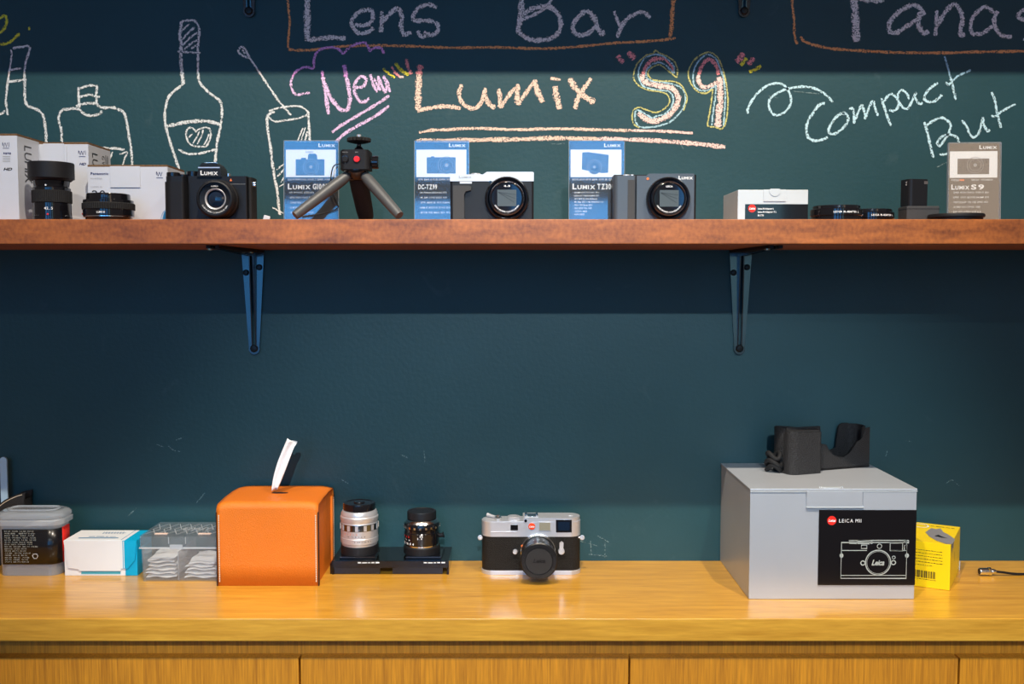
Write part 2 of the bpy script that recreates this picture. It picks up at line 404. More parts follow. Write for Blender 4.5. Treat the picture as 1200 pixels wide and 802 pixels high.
# wall: dark green-blue chalkboard paint with faint wiped chalk
def wallmat():
    m = bpy.data.materials.new('chalkboard_paint'); m.use_nodes = True; nt = m.node_tree; b = nt.nodes['Principled BSDF']
    tc = nd(nt, 'ShaderNodeTexCoord')
    n = nd(nt, 'ShaderNodeTexNoise'); n.inputs['Scale'].default_value = 7; n.inputs['Detail'].default_value = 6; n.inputs['Roughness'].default_value = 0.6
    nt.links.new(tc.outputs['Object'], n.inputs['Vector'])
    r = nd(nt, 'ShaderNodeValToRGB'); r.color_ramp.elements[0].position = 0.35; r.color_ramp.elements[1].position = 0.75
    r.color_ramp.elements[0].color = (0.009, 0.052, 0.064, 1); r.color_ramp.elements[1].color = (0.012, 0.060, 0.074, 1)
    nt.links.new(n.outputs['Fac'], r.inputs[0])
    # wiped chalk dust
    n2 = nd(nt, 'ShaderNodeTexNoise'); n2.inputs['Scale'].default_value = 22; n2.inputs['Detail'].default_value = 9; n2.inputs['Distortion'].default_value = 1.2
    nt.links.new(tc.outputs['Object'], n2.inputs['Vector'])
    r2 = nd(nt, 'ShaderNodeValToRGB'); r2.color_ramp.elements[0].position = 0.66; r2.color_ramp.elements[1].position = 0.80
    r2.color_ramp.elements[0].color = (0, 0, 0, 1); r2.color_ramp.elements[1].color = (0.06, 0.06, 0.06, 1)
    nt.links.new(n2.outputs['Fac'], r2.inputs[0])
    mx = nd(nt, 'ShaderNodeMixRGB'); mx.inputs[2].default_value = (0.25, 0.32, 0.32, 1)
    nt.links.new(r2.outputs[0], mx.inputs[0]); nt.links.new(r.outputs[0], mx.inputs[1]); nt.links.new(mx.outputs[0], b.inputs['Base Color'])
    b.inputs['Roughness'].default_value = 0.50; b.inputs['Specular IOR Level'].default_value = 0.45
    n3 = nd(nt, 'ShaderNodeTexNoise'); n3.inputs['Scale'].default_value = 160; n3.inputs['Detail'].default_value = 4
    nt.links.new(tc.outputs['Object'], n3.inputs['Vector'])
    bp = nd(nt, 'ShaderNodeBump'); bp.inputs['Strength'].default_value = 0.25; bp.inputs['Distance'].default_value = 0.0012
    nt.links.new(n3.outputs['Fac'], bp.inputs['Height']); nt.links.new(bp.outputs[0], b.inputs['Normal'])
    return m
M['wall'] = wallmat()
M['oak_top'] = wood('oak_top', (0.47, 0.20, 0.014), (0.84, 0.44, 0.052), (1.2, 14, 14), 0.34, 0.7, fine=(0.10, 1.2, 1.2), band=0.35, finescale=260, pos=(0.28, 0.72), croughness=0.17)
M['oak_front'] = wood('oak_front', (0.36, 0.125, 0.006), (0.76, 0.31, 0.016), (22, 14, 1.0), 0.5, 0.1, fine=(1.6, 1, 0.07), band=0.55, finescale=330, pos=(0.3, 0.7))
M['walnut'] = wood('red_shelf_wood', (0.12, 0.028, 0.008), (0.50, 0.150, 0.030), (2.2, 9, 9), 0.45, 0.12, fine=(1.0, 1, 0.8), band=0.35, finescale=200, pos=(0.3, 0.68))

M['milkyclear'] = thin('frosted_clear_plastic', (0.97, 0.98, 0.99), 0.10, (0.85, 0.90, 0.95), 0.08, 1.3)
M['moulding'] = thin('moulded_ridge_plastic', (0.95, 0.96, 0.98), 0.7, (0.85, 0.90, 0.95), 0.1, 1.3)
M['ink_pale'] = mat('pale_silver_ink', (0.42, 0.45, 0.42), 0.4)
M['labelblack'] = mat('label_black', (0.006, 0.005, 0.006), 0.3, coat=0.2)
M['tublabel'] = mat('tub_label_black', (0.008, 0.008, 0.010), 0.25, coat=0.3)
M['peach'] = mat('peach_rubber', (0.85, 0.62, 0.52), 0.6)
M['smokedark'] = thin('dark_smoked_acrylic', (0.20, 0.18, 0.17), 0.12, (0.05, 0.05, 0.055), 0.08, 1.3)
# ------------------------------------------------------------------ setting
SH_Y = -0.24; SH_B = at(600, 286, SH_Y).z; SH_T = at(600, 257, SH_Y).z; UP = 0.499
wall_back = tag(build('wall_back', box(BM(), -1.8, 1.8, 0.0, 0.08, -0.85, 2.3), M['wall']), kind='structure')
floor = tag(build('floor', box(BM(), -2.6, 2.6, -4.6, 0.08, -0.90, -0.85), mat('grey_floor', (0.16, 0.14, 0.12), 0.4, var=0.1, vscale=3)), kind='structure')
# glazing across the room, plus an added taupe glow panel (reflected in everything glossy)
def pane_mat(name, c, s):
    m = bpy.data.materials.new(name); m.use_nodes = True; nt = m.node_tree
    nt.nodes.remove(nt.nodes['Principled BSDF'])
    e = nd(nt, 'ShaderNodeEmission'); e.inputs[0].default_value = col4(c); e.inputs[1].default_value = s
    nt.links.new(e.outputs[0], nt.nodes['Material Output'].inputs[0]); return m
M['frame'] = mat('window_frame_grey', (0.05, 0.05, 0.055), 0.5)
def window(name, x0, x1, z0, z1, pm, n, y=-4.3):  # framed panel builder, used only for the added taupe glow panel
    f = BM()
    box(f, x0-.05, x1+.05, y-.03, y+.03, z0-.05, z0); box(f, x0-.05, x1+.05, y-.03, y+.03, z1, z1+.05)
    for i in range(n+1):
        x = x0+(x1-x0)*i/n; box(f, x-.03, x+.03, y-.03, y+.03, z0, z1)
    root = tag(build(name, f, M['frame']), kind='structure')
    for i in range(n):
        a = x0+(x1-x0)*i/n+.03; b = x0+(x1-x0)*(i+1)/n-.03
        build('pane', box(BM(), a, b, y-.005, y+.005, z0, z1), pm, root)
BLUE = pane_mat('dusk_sky_pane', (0.085, 0.42, 1.0), 4.0)
TEAL = pane_mat('pale_sky_pane', (0.30, 0.66, 0.85), 2.6)
def tall_window(name, x0, x1, pm):              # a lower and an upper pane with a broad transom between
    f = BM(); y = -4.3
    box(f, x0-.04, x0, y-.03, y+.03, -0.05, 1.80); box(f, x1, x1+.04, y-.03, y+.03, -0.05, 1.80)
    box(f, x0, x1, y-.03, y+.03, -0.05, 0); box(f, x0, x1, y-.03, y+.03, 1.76, 1.80); box(f, x0, x1, y-.03, y+.03, 1.29, 1.41)
    root = tag(build(name, f, M['frame']), kind='structure')
    build('pane', box(BM(), x0, x1, y-.005, y+.005, 0, 1.29), pm, root)
    build('pane', box(BM(), x0, x1, y-.005, y+.005, 1.41, 1.76), pm, root)
tall_window('window_1', -1.70, -0.95, BLUE)
tall_window('window_2', -0.62, -0.12, BLUE)
tall_window('window_3', 0.30, 0.66, BLUE)
tall_window('window_4', 1.15, 1.45, TEAL)
window('taupe_glow_panel', 1.62, 2.35, 0.9, 2.1, pane_mat('taupe_glow_pane', (0.95, 0.70, 0.50), 1.9), 1)  # added unseen glowing panel giving the right price card its taupe reflection

# shelves
def shelf(z0, z1, label):
    bm = box(BM(), -1.7, 1.7, SH_Y, -0.0005, z0, z1, 0.0012)
    return tag(build('wall_shelf', bm, M['walnut']), label, 'shelf')
lower = shelf(SH_B, SH_T, 'reddish brown wooden wall shelf carrying the row of cameras and cartons')
upper = shelf(SH_B+UP, SH_T+UP, 'reddish brown wooden wall shelf above the large chalk lettering')

# brackets
def bracket(x, dz, label):
    zt = SH_B + dz; zb = at(298, 413, 0).z + dz
    r = empty('shelf_bracket', (x, -0.0006, zt), label=label, cat='bracket')
    H = zt - zb
    for s in (-1, 1):                       # two tapering flanges on the wall
        bm = BM(); prism(bm, [(s*0.0035, 0), (s*0.0170, 0), (s*0.0078, -H+0.006), (s*0.0035, -H+0.006)], XZ, -0.0045, 0)
        build('flange', bm, M['blackmetal'], r)
        bm = BM(); prism(bm, [(s*0.0035, -0.004), (s*0.0170, -0.004), (s*0.0085, -0.205), (s*0.0035, -0.205)], XY, -0.0045, -0.0002)
        build('shelf_flange', bm, M['matte'], r)
    bm = BM(); prism(bm, [(-0.001, 0), (-0.016, 0), (-0.010, -H*0.55), (-0.005, -H+0.004), (-0.001, -H+0.004)], YZ, -0.0035, -0.002)
    prism(bm, [(-0.001, 0), (-0.016, 0), (-0.010, -H*0.55), (-0.005, -H+0.004), (-0.001, -H+0.004)], YZ, 0.002, 0.0035)
    prism(bm, [(-0.02, -0.0003), (-0.200, -0.0003), (-0.195, -0.004), (-0.02, -0.010)], YZ, -0.0035, -0.002)
    prism(bm, [(-0.02, -0.0003), (-0.200, -0.0003), (-0.195, -0.004), (-0.02, -0.010)], YZ, 0.002, 0.0035)
    build('rib', bm, M['blackmetal'], r)
    bm = BM(); prism(bm, [(0.0085*math.cos(a), -H+0.006+0.009*math.sin(a)) for a in [PI+PI*i/12 for i in range(13)]], XZ, -0.005, 0)
    build('rounded_tip', bm, M['blackmetal'], r)
    for (sx, sz, rr) in ((-0.0105, -0.034, 0.0045), (0.0095, -0.026, 0.0045), (0, -H+0.006, 0.0058)):
        bm = BM(); lathe(bm, [(rr, 0.004), (rr, 0.0062), (rr*0.75, 0.0078), (0, 0.0082)], (sx, 0, sz), '-y', 20)
        build('screw', bm, M['screw'], r)
    for (sx, sy) in ((0.008, -0.045), (-0.008, -0.19)):
        bm = BM(); lathe(bm, [(0.004, -0.0045), (0.004, -0.0058), (0.002, -0.0066), (0, -0.0068)], (sx, sy, 0), 'z', 16)
        build('screw', bm, M['brass'], r, ).__setitem__('label', 'pale metal screw head')
    return r
xl, xr = at(298, 350, 0).x, at(866.5, 350, 0).x
bracket(xl, 0, 'glossy black tapered shelf bracket left, with blue sheen, under the camera shelf')
bracket(xr, 0, 'glossy black tapered shelf bracket right, with teal sheen, under the camera shelf')
bracket(xl, UP, 'black bracket tip at the top edge, left of the framed chalk words')
bracket(xr, UP, 'black bracket tip at the top edge, between the two framed chalk words')

# counter: worktop, recess, drawer unit
top = tag(build('counter_top', box(BM(), -1.7, 1.7, -0.263, -0.0005, -0.030, 0, 0.002), M['oak_top']),
          'thick golden oak counter top under the chalkboard wall', 'counter top')
cab = empty('drawer_cabinet', (0, 0, -0.85), label='oak drawer cabinet with vertical grain below the counter top', cat='cabinet')
build('carcass', box(BM(), -1.68, 1.68, -0.232, -0.001, 0.06, 0.8195), M['oak_front'], cab)
build('plinth', box(BM(), -1.66, 1.66, -0.19, -0.01, 0.001, 0.06), M['matte'], cab)
seams = [-1.1185, -0.6955, -0.2725, 0.1505, 0.5736, 0.9966]
edges = [-1.68] + seams + [1.68]
for a, b in zip(edges[:-1], edges[1:]):
    for z0, z1 in ((0.53, 0.7935), (0.30, 0.527), (0.07, 0.297)):
        build('drawer_front', box(BM(), a+0.0012, b-0.0012, -0.250, -0.2325, z0, z1, 0.0010), M['oak_front'], cab)

# ------------------------------------------------------------------ chalk on the wall
CH = {'W': chalkmat('chalk_white', (0.72, 0.76, 0.76)), 'V': chalkmat('chalk_white_shaded', (0.93, 0.85, 0.82), 0.40),  # white chalk: a lit tone and one toned for the upper shelf's shadow
      'O': chalkmat('chalk_orange', (0.95, 0.42, 0.17)), 'P': chalkmat('chalk_lilac_shaded', (0.78, 0.38, 0.78)), 'Q': chalkmat('chalk_lilac', (0.78, 0.56, 0.82)),  # lilac strokes get a deeper copy where the shelf shadow covers them
      'Y': chalkmat('chalk_yellow', (0.88, 0.78, 0.08)), 'K': chalkmat('chalk_pink_shaded', (0.95, 0.35, 0.36)), 'E': chalkmat('chalk_peach_lit', (0.84, 0.62, 0.50)),  # pink is the shaded copy of the lit peach and rose strokes
      'R': chalkmat('chalk_rose_lit', (0.90, 0.64, 0.58)), 'B': chalkmat('chalk_light_blue', (0.52, 0.76, 0.84)), 'L': chalkmat('chalk_blue_shaded', (0.38, 0.62, 0.74)),  # plain blue is the copy for blue strokes inside the shelf shadow
      'Z': chalkmat('chalk_pale_yellow', (0.56, 0.54, 0.20)), 'C': chalkmat('chalk_mid_blue', (0.40, 0.62, 0.70)),
      'F': chalkmat('chalk_faint', (0.16, 0.24, 0.25), 0.47)}
layer = [0]
def chalk(name, label, strokes):
    keys = []; 
    for s in strokes:
        if s[0] not in keys: keys.append(s[0])
    bm = BM(); uv = bm.loops.layers.uv.new('UVMap')
    for key, wd, pts in strokes:
        layer[0] += 1; Y = -0.0004 - 0.000004*(layer[0] % 90)
        P = catmull([(p[0], p[1], 0) for p in pts], 6); ph = random.random()*6
        rows = []
        n = len(P)
        for i, p in enumerate(P):
            t = (P[min(i+1, n-1)]-P[max(i-1, 0)])
            if t.length < 1e-6: t = Vector((1, 0, 0))
            t.normalize(); nn = Vector((-t.y, t.x, 0))
            ww = wd*0.66*(1 + 0.12*math.sin(i*0.9+ph) + random.uniform(-.06, .06))
            if i == 0 or i == n-1: ww *= 0.72
            rows.append([bm.verts.new(at(*(p+nn*ww*k)[:2], Y)) for k in (-1, 0, 1)])
        for A, Bq in zip(rows[:-1], rows[1:]):
            for q in (0, 1):
                f = bm.faces.new((A[q], A[q+1], Bq[q+1], Bq[q])); f.material_index = keys.index(key)
                for l, u in zip(f.loops, (q-1, q, q, q-1)): l[uv].uv = (u, 0)
    me = bpy.data.meshes.new(name); bm.to_mesh(me); bm.free()
    for k in keys: me.materials.append(CH[k])
    o = link(name, me, wall_back); o['label'] = label; return o

chalk('chalk_scribble', 'yellow chalk curl and dot at the left edge', [
 ('Y', 3.2, [(-4, 24), (2, 20), (6, 18.5), (8, 23), (7, 29), (3, 36), (-4, 40)]), ('Y', 3, [(-5, 51), (3, 52), (10, 50), (17, 45), (23, 39)]), ('Y', 3.5, [(33, 33), (35.5, 33.6)])])
chalk('chalk_bottle', 'white chalk outline of a bottle cut by the left edge', [
 ('V', 2, [(13, 58), (13.5, 65), (12, 77), (10, 90)]), ('W', 2.6, [(10, 90), (8, 105), (7, 120), (9, 135)]),
 ('V', 2.6, [(15, 57), (20, 55.5), (27, 55), (33, 54), (35, 57), (33, 64), (30, 73), (28.5, 85)]),
 ('W', 2.8, [(28.5, 85), (29, 100), (29, 112), (30, 120), (33, 124.5), (40, 127), (46, 130), (51, 137), (53, 148), (54, 160), (54, 178)]),
 ('V', 2.2, [(12, 82), (18, 81), (25, 80)]), ('W', 2.6, [(8, 96), (18, 95), (31, 93)]), ('W', 2.6, [(-4, 134), (2, 133), (6, 130)])])
chalk('chalk_bottle', 'white chalk outline of a wide jar with a banded cap', [
 ('W', 2.4, [(92, 102), (92, 113), (93, 124), (94, 126)]), ('W', 2.6, [(94, 103.5), (100, 101.5), (107, 100), (114, 101)]), ('W', 2.6, [(114, 101), (113, 110), (113, 122)]),
 ('W', 2.4, [(92, 114), (100, 112), (106, 111), (112, 113), (117, 113.5)]), ('W', 2.8, [(89, 124.5), (96, 122), (105, 121), (113, 121.5)]),
 ('W', 2.8, [(114, 121), (116, 125), (124, 126.5), (132, 126), (139, 128.5), (145, 132), (148, 141), (150, 152), (152, 165), (154, 178), (155, 197)]),
 ('W', 2.8, [(72.5, 168), (72, 153), (69, 142), (70, 133), (74, 128.5), (80, 128), (86, 127), (92, 128), (97, 132), (102, 135), (109, 135.5), (116, 133.5), (120, 130)]),
 ('W', 2.6, [(117, 173), (127, 174), (135, 174), (146, 175.5)]), ('W', 1.6, [(132, 178), (129, 186)]), ('W', 1.8, [(140, 181), (149, 178.5), (146, 186), (143, 196)])])
chalk('chalk_bottle', 'white chalk wine bottle with hatched cap and a heart label', [
 ('V', 3.6, [(212, 25), (212, 34), (210.5, 40), (212, 50), (212, 60), (212, 72), (213, 84)]), ('W', 3.8, [(213, 84), (214, 92), (215, 99)]),
 ('V', 2.6, [(213, 25), (220, 24), (227, 24), (232, 29), (233.5, 35), (233, 45), (232, 55), (232, 70), (232, 84)]),
 ('W', 2.8, [(232, 84), (233, 94), (238, 102), (247, 110), (258, 119), (260, 130), (259, 145), (257, 155), (254, 170), (252, 193)]),
 ('V', 2, [(213, 36), (222, 28)]), ('V', 2.2, [(214, 46), (221, 38), (228, 32)]), ('V', 2.2, [(214, 53), (222, 45), (231, 38)]), ('V', 2.2, [(216, 58), (224, 51), (231, 47)]), ('V', 2, [(224, 57), (231, 52)]),
 ('V', 2.3, [(208, 60), (218, 61), (226, 61.5), (235, 62)]), ('W', 2.8, [(215, 99), (206, 105), (198, 113), (195, 122), (193, 135), (194, 147), (198, 162), (203, 178), (210, 199)]),
 ('W', 3.6, [(195, 148), (205, 146), (217, 143.5), (230, 142), (245, 142.5), (258, 146)]), ('W', 2.4, [(209, 175), (217, 179.5), (228, 180.5), (240, 178.5), (253, 175)]),
 ('W', 1.9, [(229, 154), (225, 150), (220, 151), (218, 158), (221, 167), (227, 171), (235, 172), (242, 171), (246, 163), (247, 155), (244, 150), (237, 150), (231, 153), (229, 155)]),
 ('W', 1.6, [(221, 161), (226, 156)]), ('W', 1.7, [(226, 168), (230, 162), (234, 154)]), ('W', 1.7, [(231, 169), (236, 160), (238, 152)]), ('W', 1.7, [(239, 170), (243, 163), (245, 157)])])
chalk('chalk_glass', 'white chalk tumbler with a straw', [
 ('V', 2.4, [(280, 57), (284, 55), (288, 59), (291, 65), (293, 68)]), ('V', 2.4, [(279, 58), (281, 63), (286, 66), (292, 68)]), ('V', 2.2, [(284, 58), (287, 63)]),
 ('V', 2.2, [(292, 67), (300, 79), (306, 88)]), ('W', 2.5, [(306, 88), (312, 97), (325, 116), (334, 127), (341, 135)]),
 ('W', 2.0, [(315, 130), (325, 127), (340, 124.5), (352, 125), (360, 130), (361, 134), (350, 138.5), (335, 141), (322, 142.5), (315, 137)]),
 ('W', 2.8, [(322, 131), (315, 134), (313, 140), (314, 155), (317, 172), (319, 190), (322, 210), (325, 225), (327, 245), (328, 252)]),
 ('W', 2.8, [(361, 132), (362, 145), (363, 168)]), ('W', 1.5, [(348, 167), (355, 150)]), ('W', 1.5, [(352, 167), (358, 149)]), ('W', 2, [(357, 167), (360, 154)]),
 ('W', 1.5, [(324, 199), (333, 192)]), ('W', 2.2, [(325, 207), (333, 198)]), ('W', 1.5, [(327, 219), (334, 215)]), ('W', 1.4, [(329, 214), (334, 206)]), ('W', 1.5, [(319, 243), (326, 247), (332, 250)])])
chalk('chalk_frame', 'orange chalk frame under the first framed words', [
 ('O', 2.6, [(336.5, -6), (338.5, 15), (339.5, 27), (338, 45), (337.5, 56)]),
 ('O', 2.9, [(338, 58), (350, 59), (366, 58.5), (385, 56), (400, 54.5), (425, 53.5), (450, 53.5), (480, 54), (510, 55.5), (540, 56), (570, 55.5), (600, 56), (630, 57), (660, 56), (690, 53.5), (720, 50.5), (750, 49), (775, 47), (792, 44.5)]),
 ('O', 4.6, [(789.5, -6), (788, 15), (787, 30), (785, 43)])])
chalk('chalk_word', 'shaded white chalk word LENS at the top', [
 ('V', 6.6, [(360, -6), (360, 20), (360, 48)]), ('V', 5, [(360, 46.5), (370, 46), (385, 44), (405, 45)]),
 ('V', 4.4, [(416, 28.5), (425, 30), (434, 27), (437, 20), (435, 12.5), (427, 12), (418, 16), (412, 25), (415, 34), (421, 39), (430, 38), (438, 33)]),
 ('V', 4.6, [(447.5, 13), (447.5, 26), (446, 38)]), ('V', 4.6, [(447, 28), (455, 18), (466, 9.5), (471, 20), (470, 30), (473, 40), (482, 38)]),
 ('V', 4.4, [(512, 9), (503, 5.5), (493, 8), (486.5, 14), (484, 21), (487, 24.5), (497, 24), (507, 25), (513.5, 30), (512, 38), (504, 41), (497, 37)]), ('V', 4, [(489.5, 36), (494, 43), (501, 40)])])
chalk('chalk_word', 'shaded white chalk word BAR at the top', [
 ('V', 6.2, [(612, -6), (611, 10), (610, 22), (607, 33)]), ('V', 3.8, [(613, 23), (622, 19), (632, 14), (642, 6), (648, -4)]),
 ('V', 5, [(613, 17), (622, 11), (632, 8), (641, 7.5), (650, 12), (656, 20), (657, 30), (653, 40), (645, 45), (633, 47), (622, 46.5), (612, 41), (605, 33)]),
 ('V', 4.8, [(697, 20), (691, 14.5), (685, 13.5), (677, 21), (671.5, 30), (673, 38), (681, 41.5), (690, 38.5), (697, 32)]), ('V', 5.6, [(692, 16), (697, 23), (700, 32), (704, 38.5), (709, 38)]),
 ('V', 3.6, [(720, 13), (723.5, 24), (727, 31)]), ('V', 4.4, [(723, 44), (727, 34), (733, 24), (741, 18), (750, 14.5), (757, 16), (762, 21)])])
chalk('chalk_frame', 'orange chalk frame at the top right', [
 ('O', 2.9, [(927.5, -6), (929, 10), (930.5, 25), (931, 40), (934, 52)]),
 ('O', 3.1, [(938, 43), (943, 48.5), (955, 53), (975, 57), (1000, 59), (1025, 60.5), (1050, 61.5), (1080, 62), (1110, 62), (1140, 61), (1170, 60.5), (1208, 60)])])
chalk('chalk_word', 'shaded white chalk word cut off by the right edge', [
 ('V', 8, [(1001, -6), (1002, 15), (1003, 30), (1003.5, 49)]), ('V', 5, [(1005, -2), (1015, 0), (1025, 1), (1036, 0)]),
 ('V', 4.8, [(1083, 18), (1078, 9), (1069, 6), (1058, 11), (1049, 18), (1042, 28), (1043, 37), (1051, 38), (1062, 31), (1073, 24), (1081, 16)]), ('V', 5.4, [(1079, 14), (1076, 26), (1079, 35), (1084, 39), (1088, 36)]),
 ('V', 4, [(1098, 12), (1097, 27), (1096, 42)]), ('V', 4.8, [(1097, 32), (1104, 20), (1112, 9), (1119, 5.5), (1125, 12), (1128, 22), (1126, 33), (1126, 41), (1131, 40)]),
 ('V', 4.2, [(1165, 15), (1159, 10), (1153, 8.5), (1145, 14), (1139, 23), (1137.5, 34), (1141, 40), (1151, 39), (1159, 34), (1163, 30)]), ('V', 4.6, [(1169, 13), (1165, 22), (1167, 33), (1173, 41), (1180, 43), (1186, 43)]),
 ('V', 4.2, [(1208, 9), (1197, 13), (1193, 20), (1200, 23), (1208, 26)]), ('V', 3, [(1199, 46), (1208, 47)])])
chalk('chalk_cloud', 'shaded lilac chalk cloud arc over a lilac word', [
 ('Q', 2.6, [(363, 108.7), (355, 110), (347, 111), (342, 104), (341, 96), (343, 90)]), ('P', 2.8, [(343, 90), (347, 84), (356.7, 78.7), (368, 80.7)]),
 ('P', 2.8, [(368, 80), (368, 70), (371, 62), (378, 57), (388, 55.5), (397, 58), (402, 63.5)]), ('P', 2.8, [(402, 63.5), (409, 56), (418, 51.5), (427, 50), (431, 54), (432.5, 60)]), ('P', 2.8, [(432.5, 60), (440, 56), (447, 57), (450, 63)])])
chalk('chalk_word', 'lilac chalk word NEW with double underline', [
 ('P', 3, [(377.5, 83), (378.2, 90)]), ('Q', 3.8, [(378.2, 90), (380, 99), (382, 113), (385, 134)]),
 ('Q', 4.2, [(380, 97), (386, 112), (393, 122), (400, 129), (407, 128), (410, 118), (409, 106), (406, 90)]), ('P', 4.2, [(406, 91), (404.5, 83), (403, 76)]),
 ('Q', 3.4, [(417, 103), (426, 101), (429, 93), (423, 89.5), (417, 96), (415, 104), (417, 112), (422, 119), (428, 119), (433, 115)]),
 ('Q', 3, [(434, 87), (437, 98), (442, 108)]), ('Q', 3, [(442, 108), (444, 99), (443, 89)]), ('Q', 3.2, [(443, 89), (447, 99), (452, 109)]), ('Q', 3, [(452, 109), (453, 99), (449, 89)]), ('Q', 3.2, [(449, 89), (454, 97), (457, 108)]), ('Q', 3, [(438, 92), (446, 106)]),
 ('Q', 3.2, [(389, 155), (400, 147), (415, 138), (430, 129), (445, 120), (456, 112)]), ('Q', 3.4, [(393, 167), (405, 156), (420, 147), (440, 136), (456, 124)])])
chalk('chalk_tick_marks', 'yellow and pink chalk rays', [
 ('Y', 2.8, [(449, 80), (455, 86), (463, 91)]), ('K', 3, [(459, 78), (463, 85), (469, 90)]), ('R', 2.8, [(468, 90), (473, 90)]), ('Y', 3.8, [(463, 74), (470, 82), (479, 88)]), ('K', 3.8, [(476, 69), (478, 78), (482, 87)])])
chalk('chalk_word', 'peach chalk word in the middle with a double underline', [
 ('K', 6.2, [(493, 76), (491.6, 82), (491.2, 88)]), ('E', 6.4, [(491.2, 87), (490.5, 100), (490, 115), (489.5, 129)]), ('E', 4.4, [(489, 130), (500, 127.5), (515, 125), (528, 125), (540, 127)]),
 ('E', 4.4, [(541, 99), (538, 110), (542, 121), (552, 127), (560, 125), (566, 115), (569, 103)]), ('E', 5, [(567, 108), (572, 120), (580, 127)]),
 ('E', 4.6, [(584, 104), (586, 115), (586, 127)]), ('E', 4.2, [(587, 126), (596, 112), (608, 99)]), ('E', 5.4, [(607, 100), (606, 112), (607, 123)]), ('E', 4.2, [(607, 123), (617, 108), (627, 94)]), ('E', 6, [(626, 94), (630, 107), (636, 120)]),
 ('E', 6.2, [(651, 101), (652, 113), (656, 128)]), ('E', 3.2, [(645, 92), (650, 92.5), (657, 94)]), ('E', 6, [(667, 92), (676, 105), (686, 114), (697, 120)]), ('E', 4.8, [(693, 92), (684, 104), (677, 115), (674, 128)]),
 ('E', 3.2, [(491, 155.5), (505, 153), (520, 152), (560, 150.5), (600, 152), (650, 151), (700, 152), (740, 153)]), ('R', 3, [(740, 153), (780, 154), (812, 156)]),
 ('E', 4.6, [(488, 165), (520, 165), (560, 164), (600, 163.5), (650, 162), (700, 163)]), ('R', 4.6, [(700, 163), (750, 164), (790, 166.5), (820, 169), (850, 172.5)])])
chalk('chalk_tick_marks', 'pink chalk opening quote marks', [('K', 5.2, [(724, 65), (727, 70), (731, 73)]), ('K', 6, [(736, 61), (740, 65), (744, 69)])])
S9 = [('K', 3, [(789.5, 84), (785, 75), (778.7, 68.7)]), ('K', 4.4, [(778.7, 68.7), (765, 70), (757, 78.7), (753.3, 88)]),
 ('R', 5.8, [(753.3, 87), (753, 92), (758.7, 97.5), (773, 100.7), (788, 104), (794.2, 112), (794.2, 120), (788, 130.7), (777, 139), (765, 142.3), (756, 139), (748, 132)]),
 ('L', 1.9, [(790, 86), (790, 78), (783, 70), (775, 65), (765, 64), (755, 69), (749, 80), (748, 90)]), ('C', 1.9, [(748, 90), (753, 100), (762, 104), (775, 106), (785, 108), (789, 115), (787, 125), (780, 133), (770, 136), (764, 138), (755, 133), (746, 129), (744, 136), (747, 147), (757, 149.5), (770, 148), (785, 143), (797, 132), (803, 120), (802, 108), (795, 101), (780, 97), (765, 95), (758, 91), (757, 84)]),
 ('L', 1.9, [(757, 84), (761, 78), (767, 74.5), (773, 73), (781, 77), (789, 86)]),
 ('Z', 1.6, [(793, 91), (794, 82), (790, 72), (780, 65), (772, 62), (768, 59), (765, 63), (757, 65), (746, 76), (742.5, 90), (747, 99), (758, 105), (775, 108), (783, 112), (784.5, 120), (778, 128), (768, 132), (758, 129), (748, 126), (741.5, 131), (742, 144), (749, 150)]),
 ('Z', 1.6, [(793, 91), (783, 83), (773, 76), (763, 80), (759, 86), (764, 93), (775, 95), (786, 95), (796, 98), (801, 104), (805, 115), (801, 130)])]
N9 = [('K', 4, [(842, 88), (840, 79), (835, 71.5), (829, 70), (822, 78), (818.5, 88)]), ('R', 4.4, [(818.5, 87), (819, 96), (824, 102), (832, 101), (841, 96)]), ('R', 6.6, [(843, 90), (844, 105), (844, 120), (842, 135), (841.5, 149)]),
 ('C', 1.9, [(848, 150), (849, 130), (850, 110), (848, 92)]), ('L', 1.9, [(848, 92), (843, 78), (838, 68), (829, 64), (820, 70), (814, 80), (812, 90)]), ('C', 1.9, [(812, 90), (814, 101), (821, 106), (828, 106), (836, 103), (839, 101), (838, 115), (836, 130), (834, 147)]),
 ('Z', 1.7, [(845, 152), (850, 145), (853, 125), (852, 105), (848, 85), (842, 69), (834, 62), (826, 62), (815, 69), (808, 80), (807, 90), (811, 100), (819, 108), (828, 109), (835, 105), (834, 115), (832, 130), (829.5, 147), (838, 149), (846, 152)])]
chalk('chalk_letter', 'pink chalk letter S outlined in blue and yellow', S9)
chalk('chalk_numeral', 'pink chalk numeral 9 outlined in blue and yellow', N9)
chalk('chalk_tick_marks', 'pink and yellow chalk closing quote rays', [('K', 6, [(863, 73), (867, 69), (871, 62)]), ('Y', 3.8, [(868, 77), (872, 72), (875, 68)]), ('K', 5, [(877, 76), (881, 71), (884, 68)]), ('Y', 3.6, [(878, 84), (886, 81), (892, 77)])])
chalk('chalk_curl', 'light blue chalk looped line', [
 ('B', 2.6, [(877, 133), (876, 129), (880, 120), (888, 109), (900, 100), (912, 97.5), (919, 100), (924, 107), (927, 115), (926, 123), (920, 131), (912, 135), (905, 133), (901, 125), (902, 117), (908, 111), (920, 105), (935, 102), (948, 102), (960, 106), (970, 113), (976, 120)])])
